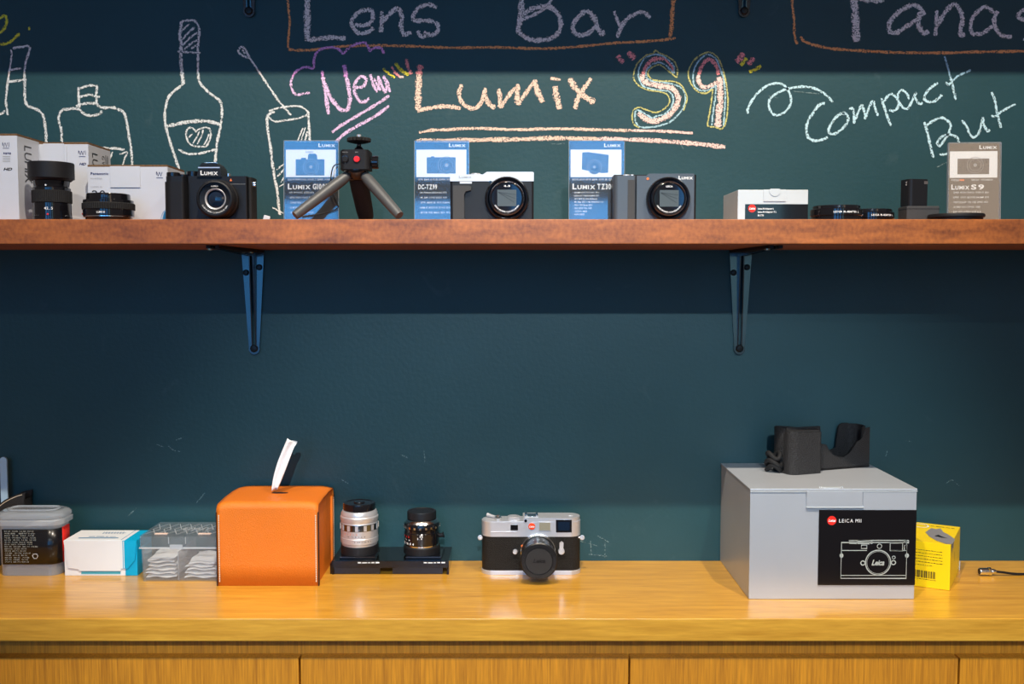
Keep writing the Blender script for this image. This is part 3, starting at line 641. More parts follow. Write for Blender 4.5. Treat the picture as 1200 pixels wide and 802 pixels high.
chalk('chalk_word', 'light blue chalk word COMPACT', [
 ('B', 3, [(967, 121), (960, 123), (953, 132), (947, 142), (945, 153), (948, 162), (955, 165), (963, 164), (970, 161)]),
 ('B', 2.8, [(990, 133), (984, 134), (976, 142), (971, 152), (973, 157), (980, 156), (989, 149), (994, 141), (992, 134), (987, 132)]),
 ('B', 2.8, [(995, 127), (1000, 129), (1001, 145)]), ('B', 2.6, [(1001, 143), (1006, 131), (1010, 123), (1013, 131), (1014, 140)]), ('B', 2.6, [(1014, 139), (1018, 127), (1023, 118.5), (1026, 128), (1029, 136)]),
 ('B', 2.8, [(1033, 115), (1036, 125), (1040, 137), (1044, 148)]), ('B', 2.6, [(1036, 119), (1042, 111), (1048, 112), (1053, 119), (1052, 126), (1047, 130), (1042, 129)]),
 ('B', 2.6, [(1065, 117), (1063, 110), (1057, 106), (1052, 111), (1054, 120), (1059, 127), (1064, 127), (1068, 120), (1074, 108)]), ('B', 2.6, [(1072, 113), (1075, 119), (1078, 122), (1081, 120)]),
 ('B', 2.8, [(1099, 97), (1092, 102), (1086, 108), (1083, 115), (1087, 119), (1094, 119), (1100, 115), (1104, 111)]),
 ('L', 2.4, [(1107, 66), (1111, 80), (1114, 91)]), ('B', 2.6, [(1114, 91), (1117, 103), (1120, 117)]), ('B', 2.4, [(1108, 96.5), (1112, 99), (1117, 94)]), ('L', 2.4, [(1117, 94), (1123, 89), (1130, 85.5), (1138, 82)])])
chalk('chalk_word', 'light blue chalk word BUT above the taupe price card', [
 ('B', 2.8, [(1083, 143), (1086, 152), (1089, 165), (1092, 178), (1094, 185)]),
 ('B', 2.7, [(1083, 149), (1093, 142), (1103, 138), (1111, 142), (1114, 147), (1112, 155), (1108, 162), (1104, 168), (1100.5, 171), (1098.5, 167), (1103, 161), (1110, 158), (1118, 159), (1123, 163), (1123, 168)]), ('B', 2.6, [(1101, 181), (1108, 181), (1116, 176)]),
 ('B', 2.7, [(1127, 141), (1132, 147), (1136, 156), (1141, 161), (1147, 156), (1150, 146), (1152, 137)]), ('B', 2.7, [(1152, 139), (1153, 146), (1157, 154), (1160, 152)]),
 ('B', 2.7, [(1162, 108), (1166, 118), (1168, 130), (1171, 142), (1173, 150)]), ('B', 2.4, [(1162, 135), (1165, 137), (1172, 132), (1180, 127), (1190, 122)])])
chalk('chalk_smudge', 'faint half-wiped chalk scratches', [
 ('F', 1.2, [(183, 521), (192, 524)]), ('F', 1.5, [(197, 523), (204, 528), (211, 529)]), ('F', 1.2, [(206, 516), (215, 513)]),
 ('F', 1.2, [(672, 632), (700, 640)]), ('F', 1.2, [(700, 628), (714, 636)]), ('F', 1.2, [(690, 650), (712, 652)]), ('F', 1.2, [(709, 636), (709, 655)]), ('F', 1.2, [(692, 634), (693, 650)]),
 ('F', 1.1, [(1108, 567), (1116, 563), (1124, 570)]), ('F', 1.1, [(1038, 535), (1040, 528)]), ('F', 1.3, [(1061, 517), (1068, 518)]), ('F', 1.2, [(400, 562), (408, 567)]), ('F', 1.2, [(470, 533), (478, 537)]), ('F', 1.2, [(497, 528), (498, 543)]),
 ('F', 1.4, [(930, 107), (960, 110)]), ('F', 1.2, [(900, 112), (912, 115)]), ('F', 1.3, [(230, 590), (240, 578)]), ('F', 1.2, [(150, 605), (160, 596)]), ('F', 1.3, [(646, 168), (652, 169), (662, 168)]), ('F', 1.3, [(797, 168), (801, 175)]), ('F', 1.2, [(1110, 190), (1098, 196)])])

# ------------------------------------------------------------------ lettering marks shared by several things
def wordmark(bm, fr, x, z, h, w, align='l'): text(bm, 'LUMIX', fr, x, z, h, w, bold=0.035, smallcap=0.74, align=align)
def script(bm, fr, x, z, h, w, align='c'): text(bm, 'Leica', fr, x, z, h, w, bold=0.03, shear=0.35, align=align, gap=0.0)
def fold_flap(root, x0, x1, z0, z1, m):
    build('tuck_flap', box(BM(), x0, x1, -0.0012, -0.0001, z0, z1, 0.0004), m, root)

# ------------------------------------------------------------------ things on the shelf
SZ = SH_T + 0.0002
def carton_shell(root, w_, d, h, m, lid_m):
    build('carton_body', box(BM(), -w_/2, w_/2, 0, d, 0, h, 0.0007), m, root)
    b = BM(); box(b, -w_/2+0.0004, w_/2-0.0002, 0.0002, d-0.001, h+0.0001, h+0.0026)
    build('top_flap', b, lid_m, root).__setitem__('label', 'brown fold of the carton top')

# left white lens carton
bx = at(21, 200, -0.205).x
A = empty('lens_carton', (bx-0.0405, -0.205, SZ), label='tall white lens carton cut off by the left edge', cat='carton')
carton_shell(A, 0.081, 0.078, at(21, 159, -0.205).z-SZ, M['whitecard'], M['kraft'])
hA = at(21, 159, -0.205).z-SZ
fr = FRONT(0, -0.0002, 0)
def fA(bm):
    for k, (dx, s) in enumerate(((0, 1), (0.0032, 1))):
        line(bm, fr, [(0.022+dx, hA-0.009), (0.0235+dx, hA-0.0145), (0.025+dx, hA-0.009)], 0.0007)
    line(bm, fr, [(0.0218, hA-0.0085), (0.0218, hA-0.013)], 0.0006); line(bm, fr, [(0.0300, hA-0.0085), (0.0300, hA-0.0145)], 0.0006)
    rect(bm, fr, 0.022, 0.030, hA-0.0165, hA-0.0158)
letters('emblem', M['ink_navy'], A, fA)
letters('lettering', M['ink_black'], A, lambda b: (text(b, 'HD', fr, 0.022, hA-0.0445, 0.0034, 0.0105, bold=0.05, shear=0.3)))
letters('printed_marks', M['ink_navy'], A, lambda b: [rect(b, fr, 0.0225+i*0.0026, 0.0243+i*0.0026, hA-0.0235-(i % 2)*0.0006, hA-0.0215) for i in range(4)])
letters('letter_mark', M['ink_grey'], A, lambda b: text(b, 'n', fr, 0.0115, hA-0.066, 0.004))
letters('small_print', M['ink_grey'], A, lambda b: [rect(b, fr, 0.0215, 0.031, hA-0.027-i*0.0022, hA-0.0262-i*0.0022) for i in range(4)])
frs = frame((0.0408, 0.0, 0), (0, 0, -1), (0, 1, 0))
letters('logo', M['ink_black'], A, lambda b: text(b, 'LUMIX', frs, -hA+0.010, 0.018, 0.020, 0.048, bold=0.0))

# second white lens carton, behind the hooded lens
xr_ = at(104, 200, -0.145).x; wB = xr_ - at(35, 200, -0.145).x
Bc = empty('lens_carton', (xr_-wB/2, -0.145, SZ), label='white lens carton behind the tall hooded lens', cat='carton')
hB = at(104, 169, -0.145).z-SZ
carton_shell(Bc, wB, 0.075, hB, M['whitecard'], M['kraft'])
fr = FRONT(0, -0.0016, 0); x1 = wB/2
build('tuck_flap', box(BM(), -x1+0.0006, x1*0.28, -0.0013, -0.0001, hB-0.030, hB-0.0012, 0.0004), M['whitecard'], Bc)
build('tuck_flap', box(BM(), -x1*0.50, x1*0.20, -0.0022, -0.0014, hB-0.032, hB+0.0006, 0.0003), M['whitecard'], Bc)
fr = FRONT(0, -0.0003, 0)
def fB(bm):
    for dx in (0, 0.0035): line(bm, fr, [(x1-0.0125+dx, hB-0.009), (x1-0.0108+dx, hB-0.0145), (x1-0.009+dx, hB-0.009)], 0.0008)
    line(bm, fr, [(x1-0.0130, hB-0.0085), (x1-0.0130, hB-0.013)], 0.0007); line(bm, fr, [(x1-0.0038, hB-0.0085), (x1-0.0038, hB-0.0145)], 0.0006)
    rect(bm, fr, x1-0.0125, x1-0.004, hB-0.0170, hB-0.0163)
letters('emblem', M['ink_navy'], Bc, fB)
letters('lettering', M['ink_navy'], Bc, lambda b: text(b, 'HD', fr, x1-0.0125, hB-0.028, 0.0030, 0.0085, bold=0.05, shear=0.3))
frs = frame((x1+0.0003, 0, 0), (0, 0, -1), (0, 1, 0))
letters('logo', M['ink_black'], Bc, lambda b: (text(b, 'LUMIX', frs, -hB+0.010, 0.012, 0.018, 0.044), text(b, 'G VARIO', frs, -hB+0.010, 0.044, 0.009, 0.03), [rect(b, frs, -hB+0.008, -hB+0.05, 0.056+i*0.004, 0.0575+i*0.004) for i in range(3)]))

# low wide white carton
xa, xb = at(103, 230, -0.165).x, at(197, 230, -0.165).x; wC = xb-xa; hC = at(150, 195.5, -0.165).z-SZ
Cc = empty('lens_carton', ((xa+xb)/2, -0.165, SZ), label='low wide white carton behind the flat pancake lens', cat='carton')
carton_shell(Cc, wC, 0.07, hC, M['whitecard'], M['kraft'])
fold_flap(Cc, -wC/2+0.0305, -wC/2+0.0705, hC-0.0275, hC+0.0006, M['whitecard'])
fr = FRONT(-wC/2, -0.0003, 0)
letters('lettering', M['ink_navy'], Cc, lambda b: text(b, 'Panasonic', fr, 0.0045, hC-0.0105, 0.0030, 0.0235, bold=0.04))
letters('small_print', M['ink_grey'], Cc, lambda b: (text(b, 'H-H020A', fr, 0.0045, hC-0.0165, 0.0020, 0.0150), text(b, 'LUMIX G', fr, 0.0045, hC-0.0275, 0.0020, 0.0145)))
letters('number', M['ink_black'], Cc, lambda b: text(b, '20', fr, 0.0055, hC-0.041, 0.0100, 0.018))
def fC(bm):
    for dx in (0, 0.0036): line(bm, fr, [(0.0925+dx, hC-0.007), (0.0942+dx, hC-0.0122), (0.0960+dx, hC-0.007)], 0.0008)
    line(bm, fr, [(0.092, hC-0.0065), (0.092, hC-0.011)], 0.0007); rect(bm, fr, 0.0918, 0.1005, hC-0.0150, hC-0.0143)
letters('emblem', M['ink_navy'], Cc, fC)
letters('printed_swoosh', M['ink_blue'], Cc, lambda b: (flat(b, fr, [(wC-0.009, 0.0005), (wC-0.0005, 0.0005), (wC-0.0005, 0.016), (wC-0.005, 0.0145), (wC-0.007, 0.010)]), line(b, fr, [(wC-0.0105, 0.0005), (wC-0.0095, 0.008), (wC-0.007, 0.0135), (wC-0.003, 0.017)], 0.0006)))

# hooded lens
p = at(60, 230, -0.20); R_ = (at(85.5, 230, -0.2).x-at(35, 230, -0.2).x)/2
L1 = empty('camera_lens', (p.x, -0.198, SZ), label='tall black camera lens standing upright with wide lens hood', cat='camera lens')
hh = at(60, 191, -0.2).z-SZ; k = hh/0.075; r = R_
build('barrel', lathe(BM(), [(0.78*r, 0), (0.86*r, 0.001), (0.86*r, 0.006*k), (0.84*r, 0.0065*k), (0.84*r, 0.0225*k), (0.82*r, 0.023*k), (0.82*r, 0.042*k), (0.76*r, 0.044*k), (0.80*r, 0.051*k), (0.7*r, 0.052*k)], seg=64), M['gloss'], L1)
build('focus_ring', lathe(BM(), [(0.83*r, 0.0228*k), (0.87*r, 0.0234*k), (0.87*r, 0.0385*k), (0.83*r, 0.039*k)], seg=128, ribs=(1, 2, 0.02)), M['rubber'], L1)
build('lens_hood', lathe(BM(), [(0.85*r, 0.0515*k), (0.92*r, 0.0535*k), (r, 0.0545*k), (1.0*r, hh-0.001), (0.98*r, hh), (0.93*r, hh), (0.88*r, 0.056*k), (0.85*r, 0.0515*k)], seg=64), M['matte'], L1)
build('front_glass', lathe(BM(), [(0.0001, 0.0540*k), (0.72*r, 0.0530*k), (0.74*r, 0.0520*k)], seg=48), M['glass'], L1)
def curvetext(bm, s, R, z, h, a0, step, bold=0.02):
    for i, ch in enumerate(s):
        if ch == ' ': continue
        a = math.radians(a0 + step*i)             # 0 = facing the camera
        u = Vector((math.cos(a), math.sin(a), 0)); o = Vector((R*math.sin(a), -R*math.cos(a), z))
        text(bm, ch, frame(o, u, (0, 0, 1)), 0, 0, h, align='c', bold=bold)
letters('lettering', M['ink_white'], L1, lambda b: (curvetext(b, '42.5', 0.846*r, 0.0135*k, 0.0032, 4, 6.5)))
build('index_dot', lathe(BM(), [(0.0011, 0), (0.0011, 0.0005), (0, 0.0007)], (0.003, -0.822*r, 0.0445*k), '-y', 12), M['ink_white'], L1)
build('red_dot', lathe(BM(), [(0.0012, 0), (0.0012, 0.0006), (0, 0.0008)], (0.005, -0.848*r, 0.0075*k), '-y', 14), M['red'], L1)

# pancake lens
p = at(128, 240, -0.20); r = (at(157, 240, -0.2).x-at(98.5, 240, -0.2).x)/2; hh = at(128, 228, -0.2).z-SZ
L2 = empty('camera_lens', (p.x, -0.202, SZ), label='flat black pancake lens with white lettering before a low carton', cat='camera lens')
build('barrel', lathe(BM(), [(0.86*r, 0), (0.88*r, 0.004), (0.96*r, 0.0055), (0.97*r, 0.0065), (0.97*r, 0.0145), (0.97*r, 0.0150), (0.95*r, 0.026)], seg=64), M['gloss'], L2)
build('focus_ring', lathe(BM(), [(0.97*r, 0.0135), (1.0*r, 0.0142), (1.0*r, 0.0215), (0.96*r, 0.0225)], seg=144, ribs=(1, 2, 0.02)), M['rubber'], L2)
build('front_ring', lathe(BM(), [(0.95*r, 0.0225), (0.88*r, 0.026), (0.84*r, 0.0265), (0.83*r, hh-0.001), (0.81*r, hh), (0.3*r, hh-0.001), (0.25*r, hh-0.004)], seg=64), M['gloss'], L2)
build('mount_ring', lathe(BM(), [(0.885*r, 0.0036), (0.955*r, 0.0042), (0.955*r, 0.0052), (0.9*r, 0.0056)], seg=64), M['chrome'], L2)
letters('lettering', M['ink_white'], L2, lambda b: curvetext(b, 'LUMIX', 0.975*r, 0.0083, 0.0022, -4, 3.9, 0.05))
build('red_dot', lathe(BM(), [(0.0011, 0), (0.0011, 0.0006), (0, 0.0008)], (-0.93*r, -0.27*r, 0.0085), '-y', 12), M['red'], L2)

# black interchangeable-lens camera
cx = at(244.5, 230, -0.205).x; s = (at(297, 230, -0.205).x-at(194, 230, -0.205).x)*0.975
G = empty('mirrorless_camera', (cx, -0.2005, SZ), label='black camera with viewfinder hump, big grip and zoom lens', cat='camera')
g = s/0.116                       # local units 0.116 m wide
bh = at(246, 206.5, -0.2).z-SZ; th = at(246, 191, -0.195).z-SZ
b = BM(); prism(b, rrect(-0.030*g, 0.0505*g, 0, 0.034, 0.002, 3), XY, 0, bh); build('camera_body', b, M['plastic'], G)
b = BM(); prism(b, rrect(0.0508*g, 0.0560*g, 0.004, 0.032, 0.002, 3), XY, 0.0, bh-0.001); build('side_cover', b, M['rubber'], G)
b = BM(); prism(b, rrect(-0.058*g, -0.0295*g, -0.016, 0.032, [0.004, 0.002, 0.004, 0.011], 6), XY, 0, bh-0.0085); build('grip', b, M['matte'], G)
b = BM(); prism(b, rrect(-0.0575*g, -0.031*g, -0.012, 0.028, [0.003, 0.002, 0.004, 0.010], 6), XY, bh-0.0083, bh-0.0012); build('grip_shoulder', b, M['plastic'], G)
# hump
b = BM(); pts = [(-0.0165*g, bh-0.001), (0.0170*g, bh-0.001), (0.0165*g, bh+0.003), (0.0145*g, th-0.006), (0.010*g, th-0.0008), (-0.009*g, th-0.0008), (-0.0135*g, th-0.006), (-0.0155*g, bh+0.003)]
prism(b, pts, XZ, -0.002, 0.030); build('viewfinder_hump', b, M['plastic'], G)
build('hot_shoe', box(BM(), -0.0085*g, 0.009*g, 0.006, 0.022, th-0.0008, th+0.0008, 0.0003), M['chrome'], G)
build('accent_strip', box(BM(), -0.0142*g, 0.0150*g, -0.0026, -0.0018, th-0.0076, th-0.0062), M['silver'], G)
fr = FRONT(0, -0.0023, 0); letters('logo', M['ink_white'], G, lambda q: wordmark(q, fr, 0.0005*g, bh+0.0012, 0.0055, 0.0235*g, 'c'))
for (dx, dy, rr, z0, z1) in ((-0.0485, -0.001, 0.0085, -0.0012, 0.0042), (-0.041, 0.014, 0.0095, -0.0012, 0.0030), (-0.0265, 0.014, 0.0085, 0, 0.0072), (0.0225, 0.012, 0.003, 0, 0.0045)):
    m_ = M['chrome'] if rr < 0.004 else M['gloss']
    build('dial', lathe(BM(), [(rr*0.95, bh+z0), (rr, bh+z0+0.0005), (rr, bh+z1-0.0006), (rr*0.93, bh+z1)], (dx*g, dy+0.0, 0), 'z', 48, ribs=(1, 2, 0.03)), m_, G)
lz = at(251.5, 233, -0.225).z-SZ; lx = at(251.5, 233, -0.225).x-cx
c_ = (lx, 0, lz); R_ = 0.0248
build('lens_barrel', lathe(BM(), [(R_*0.95, -0.001), (R_, 0.001), (R_, 0.010), (R_*0.97, 0.011), (R_*0.97, 0.022), (R_*0.93, 0.0245), (R_*0.87, 0.0255), (R_*0.83, 0.0255), (R_*0.81, 0.0225), (R_*0.75, 0.0225), (R_*0.50, 0.0205), (R_*0.40, 0.0165)], c_, '-y', 64), M['plastic'], G)
build('silver_ring', lathe(BM(), [(R_*0.46, 0.0200), (R_*0.50, 0.0212), (R_*0.53, 0.0216), (R_*0.55, 0.0212)], c_, '-y', 64, caps=False), M['silver'], G)
build('zoom_ring', lathe(BM(), [(R_*0.995, 0.0035), (R_*1.03, 0.004), (R_*1.03, 0.0095), (R_*0.995, 0.010)], c_, '-y', 128, ribs=(1, 2, 0.02)), M['rubber'], G)
build('lens_glass', lathe(BM(), [(R_*0.46, 0.0175), (R_*0.3, 0.0195), (R_*0.12, 0.0203), (0, 0.0205)], c_, '-y', 48), M['glassblue'], G)
def ringprint(b, c, y, r, lo, txt):
    arctext(b, txt, c, y, r, -90-lo, -90+lo, 0.0016)
letters('ring_lettering', M['ink_white'], G, lambda q: ringprint(q, c_, -0.0230, R_*0.745, 62, 'LUMIX G VARIO 1:3.5-5.6/12-32 ASPH.'))
letters('brand_lettering', M['ink_white'], G, lambda q: (text(q, 'LUMIX', frame((lx, -0.0230, lz+R_*0.62)), 0, 0, 0.0017, 0.009, bold=0.03, align='c')))
fr = FRONT(0, -0.0003, 0)
letters('triangle_mark', M['ink_orange'], G, lambda q: flat(q, fr, [(0.0275*g, bh-0.0065), (0.0310*g, bh-0.0065), (0.0292*g, bh-0.0030)]))
letters('panel_line', M['ink_grey'], G, lambda q: (rect(q, fr, 0.022*g, 0.049*g, bh-0.0105, bh-0.0102)))
build('release_button', lathe(BM(), [(0.0042, -0.0002), (0.0042, 0.0018), (0.0034, 0.0024), (0, 0.0025)], (0.0335*g, 0, lz-0.002), '-y', 24), M['gloss'], G)
for zz in (bh-0.008, bh-0.011):
    build('strap_lug', lathe(BM(), [(0.002, 0), (0.002, 0.004)], (0.0560*g, 0.010, zz), 'x', 14), M['chrome'], G)

# price cards
def card(px0, px1, pyt, Y, lean, rz, label, title, title_w, head, bullets, pic, accent=False, title_h=0.0078):
    x0, x1 = at(px0, 215, Y).x, at(px1, 215, Y).x; W = (x1-x0)/math.cos(rz); H = (at((px0+px1)/2, pyt, Y+0.006).z-SZ)/math.cos(lean)
    r = empty('price_card', ((x0+x1)/2, Y, SZ+0.0015), rz, label, 'price card', rx=-lean)
    fr = FRONT(-W/2, -0.0012, 0)
    build('card', box(BM(), -W/2+0.0012, W/2-0.0012, -0.0008, -0.0002, 0.0015, H-0.0012), M['cardprint'], r)
    letters('white_panel', M['cardwhite'], r, lambda b: rect(b, frame((-W/2, -0.00095, 0)), 0.002, W-0.0035, H*0.555, H*0.895))
    fr = frame((-W/2, -0.00105, 0))
    letters('logo', M['cardwhite'], r, lambda b: wordmark(b, fr, W-0.0045, H-0.0078, 0.0046, 0.0225, 'r'))
    letters('product_picture', M['cardpic'], r, lambda b: pic(b, fr, W, H))
    letters('lettering', M['cardwhite'], r, lambda b: (text(b, title, fr, 0.0045, H*0.425-0.002, title_h, title_w, bold=0.035) if not title.startswith('LUMIX') else (wordmark(b, fr, 0.0045, H*0.425-0.002, title_h*0.92, title_w*0.55), text(b, title[6:], fr, 0.0045+title_w*0.60, H*0.425-0.002, title_h*0.9, title_w*0.40, bold=0.03, gap=0.14)),
        text(b, head, fr, 0.0045, H*0.515, 0.0021, W*0.80, bold=0.03),
        [text(b, '· ' + t, fr, 0.0055, H*0.355-i*H*0.062*(5.0/len(bullets) if len(bullets) > 5 else 1), 0.0020, (W-0.012)*wf, bold=0.01) for i, (t, wf) in enumerate(bullets)]))
    if accent: letters('accent_word', M['ink_orange'], r, lambda b: rect(b, frame((-W/2, -0.0011, 0)), 0.015, 0.021, H*0.515, H*0.515+0.0022))
    # clear holder: front and back sheet, foot
    build('acrylic_front', box(BM(), -W/2, W/2, -0.0030, -0.0014, 0, H, 0.0002), M['clear'], r)
    b = BM(); box(b, -W/2, W/2, 0.0004, 0.0018, 0, H, 0.0002); box(b, -W/2, W/2, 0.002, 0.028, 0.0, 0.0016); build('acrylic_back', b, M['clear'], r)
    b = BM(); e = 0.0007
    for (a0, a1, c0, c1) in ((-W/2-e, -W/2, 0, H), (W/2, W/2+e, 0, H), (-W/2, W/2, H, H+e)): box(b, a0, a1, -0.0030, 0.0018, c0, c1)
    build('acrylic_rim', b, M['clearedge'], r)
    return r
M['cardprint'] = mat('charcoal_print', (0.030, 0.030, 0.034), 0.35, coat=1.0, coat_rough=0.05)
M['cardwhite'] = mat('white_print', (0.86, 0.86, 0.88), 0.4)
M['cardpic'] = mat('grey_photo_print', (0.060, 0.060, 0.065), 0.4, coat=1.0, coat_rough=0.05, var=0.2, vscale=160)
M['cardpic2'] = mat('light_photo_print', (0.30, 0.30, 0.31), 0.4)
def pic_dslr(b, fr, W, H):
    x0, x1, z0, z1 = W*0.21, W*0.74, H*0.575, H*0.775
    rect(b, fr, x0, x1, z0, z1); flat(b, fr, [(x0+W*.22, z1), (x0+W*.23, z1+H*.055), (x0+W*.25, z1+H*.07), (x0+W*.36, z1+H*.07), (x0+W*.39, z1+H*.055), (x0+W*.40, z1)])
    rect(b, fr, x0+W*.10, x0+W*.19, z1, z1+H*.018)
def pic_comp(b, fr, W, H):
    rect(b, fr, W*0.22, W*0.755, H*0.60, H*0.80); rect(b, fr, W*.30, W*.36, H*.80, H*.812)
def pic_tilt(b, fr, W, H):
    flat(b, fr, [(W*.23, H*.65), (W*.34, H*.635), (W*.60, H*.605), (W*.71, H*.61), (W*.72, H*.83), (W*.34, H*.865), (W*.24, H*.86)]); disc(b, fr, W*.46, H*.67, H*.075)
def pic_flat(b, fr, W, H):
    rect(b, fr, W*0.18, W*0.79, H*0.60, H*0.80)
def overlay(r, cardw, cx_, cz_, rad, extra=None):
    fr = frame((-cardw/2, -0.00125, 0))
    def f(b):
        line(b, fr, circ(cx_, cz_, rad), 0.0005, True); line(b, fr, circ(cx_, cz_, rad*0.72), 0.0004, True); disc(b, fr, cx_, cz_, rad*0.22)
        if extra: extra(b, fr)
    letters('picture_highlights', M['cardpic2'], r, f)
k1 = card(333, 396.5, 167, -0.150, 0.05, 0.0, 'blue sheened acrylic price card behind the small tripod', 'LUMIX G100D', 0.056, '일상의 행복이 되는 브이로그 컴팩트 카메라',
     [('5축 하이브리드 손떨림 보정', .56), ('컴팩트 영상이 가능한 플립 화면', .62), ('고화질 영상 오디오 녹화', .56), ('간편한 USB 충전', .44), ('초경량 바디 사이즈', .56)], pic_dslr)
W1 = 0.0745; overlay(k1, W1, W1*.49, 0.074, 0.0105, lambda b, f: wordmark(b, f, W1*.40, 0.0935, 0.0022, 0.010))
k2 = card(486, 549.5, 167, -0.150, 0.05, 0.0, 'acrylic price card behind the silver and black compact camera', 'DC-TZ99', 0.0255, '광학 30배 슈퍼 줌 컴팩트 카메라 신제품',
     [('24-720mm LEICA DC 렌즈', .62), ('4K 30P 고화질 동영상 녹화', .62), ('광학 30배 줌 최대 720배', .68), ('USB-C 충전으로 장시간 촬영', .70), ('셀카를 위한 180도 틸트 화면', .70)], pic_comp, title_h=0.0062)
overlay(k2, W1, W1*.585, 0.0765, 0.0115)
k3 = card(667, 731.5, 167, -0.150, 0.05, 0.0, 'acrylic price card behind the dark grey compact camera', 'LUMIX TZ300', 0.056, '1인치 센서 광학 15배 슈퍼 줌 컴팩트',
     [('20.1MP 1인치 하이 센스 센서', .56), ('LEICA DC VARIO-ELMAR 렌즈', .56), ('광학 15배 줌 (24-360mm)', .52), ('4K 30p 영상 + 4K PHOTO 기능', .66), ('최단 거리 3cm 접사', .42), ('영상 촬영 기능 지원', .40), ('고감도 ISO', .30), ('터치 화면', .24)], pic_tilt)
overlay(k3, W1, W1*.46, 0.074, 0.0095)
k4 = card(1112, 1171, 169.5, -0.175, 0.035, math.radians(-4), 'taupe toned acrylic price card at the right end of the shelf', 'LUMIX S9', 0.042, '데일리      영상 카메라',
     [('컴팩트 바디의 미러리스 카메라와 영상', .86), ('컴팩트 사이즈 풀프레임 24.2MP 센서', .86), ('리얼타임 LUT 기능 지원 컴팩트 바디', .84), ('초경량 바디 사이즈 지원', .66), ('5축 바디 손떨림 보정 6.5', .68)], pic_flat, accent=True, title_h=0.0070)
overlay(k4, 0.065, 0.065*.52, 0.0735, 0.0105)
k4.children  # parts

# small tripod
def tripod():
    Y = -0.165; cx = at(421, 200, Y).x
    T = empty('mini_tripod', (cx, Y, SZ), label='black tabletop tripod grip with red button and three legs', cat='tripod')
    zh = lambda py, yy=Y: at(421, py, yy).z-SZ
    ux = lambda px: at(px, 200, Y).x-cx
    zt, zb = zh(177), zh(200)
    b = BM(); prism(b, rrect(ux(400)+0.0005, ux(435), -0.017, 0.017, 0.007, 6), XY, zb, zt-0.0015)
    prism(b, rrect(ux(400)+0.0022, ux(435)-0.0017, -0.0155, 0.0155, 0.006, 6), XY, zt-0.0017, zt)
    build('head', b, M['matte'], T)
    build('neck_cone', lathe(BM(), [(0.0085, zt-0.0005), (0.006, zt+0.003), (0.003, zt+0.006), (0.0027, zt+0.010)], (ux(421), 0, 0), seg=32), M['gloss'], T)
    z2 = zt+0.0095
    build('mounting_plate', lathe(BM(), [(0.006, z2), (0.0145, z2+0.002), (0.016, z2+0.003), (0.016, z2+0.0065), (0.0145, z2+0.0075), (0.004, z2+0.0078)], (ux(421), 0, 0), seg=40, ribs=(1, 4, 0.10)), M['rubber'], T)
    build('camera_screw', lathe(BM(), [(0.003, z2+0.0070), (0.003, z2+0.0115), (0.0022, z2+0.012)], (ux(421), 0, 0), seg=20), M['silver'], T)
    b = BM(); lathe(b, [(0.0045, ux(434)), (0.0045, ux(436)), (0.0085, ux(436.5)), (0.0088, ux(443)), (0.0078, ux(443.8))], (0, 0, zh(190.5)), 'x', 36, ribs=(2, 3, 0.03)); build('locking_knob', b, M['gloss'], T)
    fc = -0.0172
    for px, m_, nm, lab in ((407, M['matte'], 'button', 'round black button'), (420.5, M['red'], 'button', 'red record button')):
        q = build(nm, lathe(BM(), [(0.0040, 0), (0.0040, 0.0009), (0.0034, 0.0014), (0, 0.0015)], (ux(px), fc, zh(188.5)), '-y', 28), m_, T); q['label'] = lab
        build('button_ring', lathe(BM(), [(0.0041, 0), (0.0049, 0.0004), (0.0049, 0.0007), (0.0041, 0.0006)], (ux(px), fc, zh(188.5)), '-y', 28, caps=False), M['gloss'], T)
    letters('lettering', M['ink_grey'], T, lambda b: (text(b, 'PHOTO', FRONT(0, fc-0.0002, 0), ux(407), zh(181), 0.0013, 0.007, align='c'), text(b, 'REC', FRONT(0, fc-0.0002, 0), ux(420.5), zh(181), 0.0013, 0.004, align='c')))
    b = BM(); lathe(b, [(0.0165, zb+0.0002), (0.0165, zb-0.003), (0.013, zb-0.008), (0.0085, zb-0.0125), (0.004, zb-0.0135)], (ux(418), 0, 0), seg=32); build('collar', b, M['gloss'], T)
    # legs: thick tapering tubes, two to the front, one back
    for (dx, dy, lab) in ((-1, -0.35, 0), (1, -0.35, 0), (0.06, 0.9, 1)):
        if dy < 0:
            top_ = Vector((ux(418)+dx*0.010, -0.004, zb-0.006)); foot = Vector((ux(353) if dx < 0 else ux(472), -0.042, 0.0065))
            rs = [0.0062, 0.0074, 0.0076, 0.0066, 0.0058]
        else:
            top_ = Vector((ux(418), 0.008, zb-0.006)); foot = Vector((ux(421), 0.058, 0.011)); rs = [0.011, 0.0125, 0.0125, 0.0115, 0.0105]
        b = BM(); tube(b, [top_.lerp(foot, t) for t in (0, 0.12, 0.3, 0.85, 1)], rs, 24)
        q = build('leg', b, M['tripod_leg'] if dy < 0 else M['rubber'], T)
    build('label_plate', box(BM(), ux(421), ux(424), 0.0275, 0.0283, zh(236), zh(227), 0.0002), M['silver'], T)
    return T
M['tripod_leg'] = mat('tripod_grey', (0.085, 0.088, 0.092), 0.42, metal=0.2, bump=0.1, bscale=2500)
tripod()

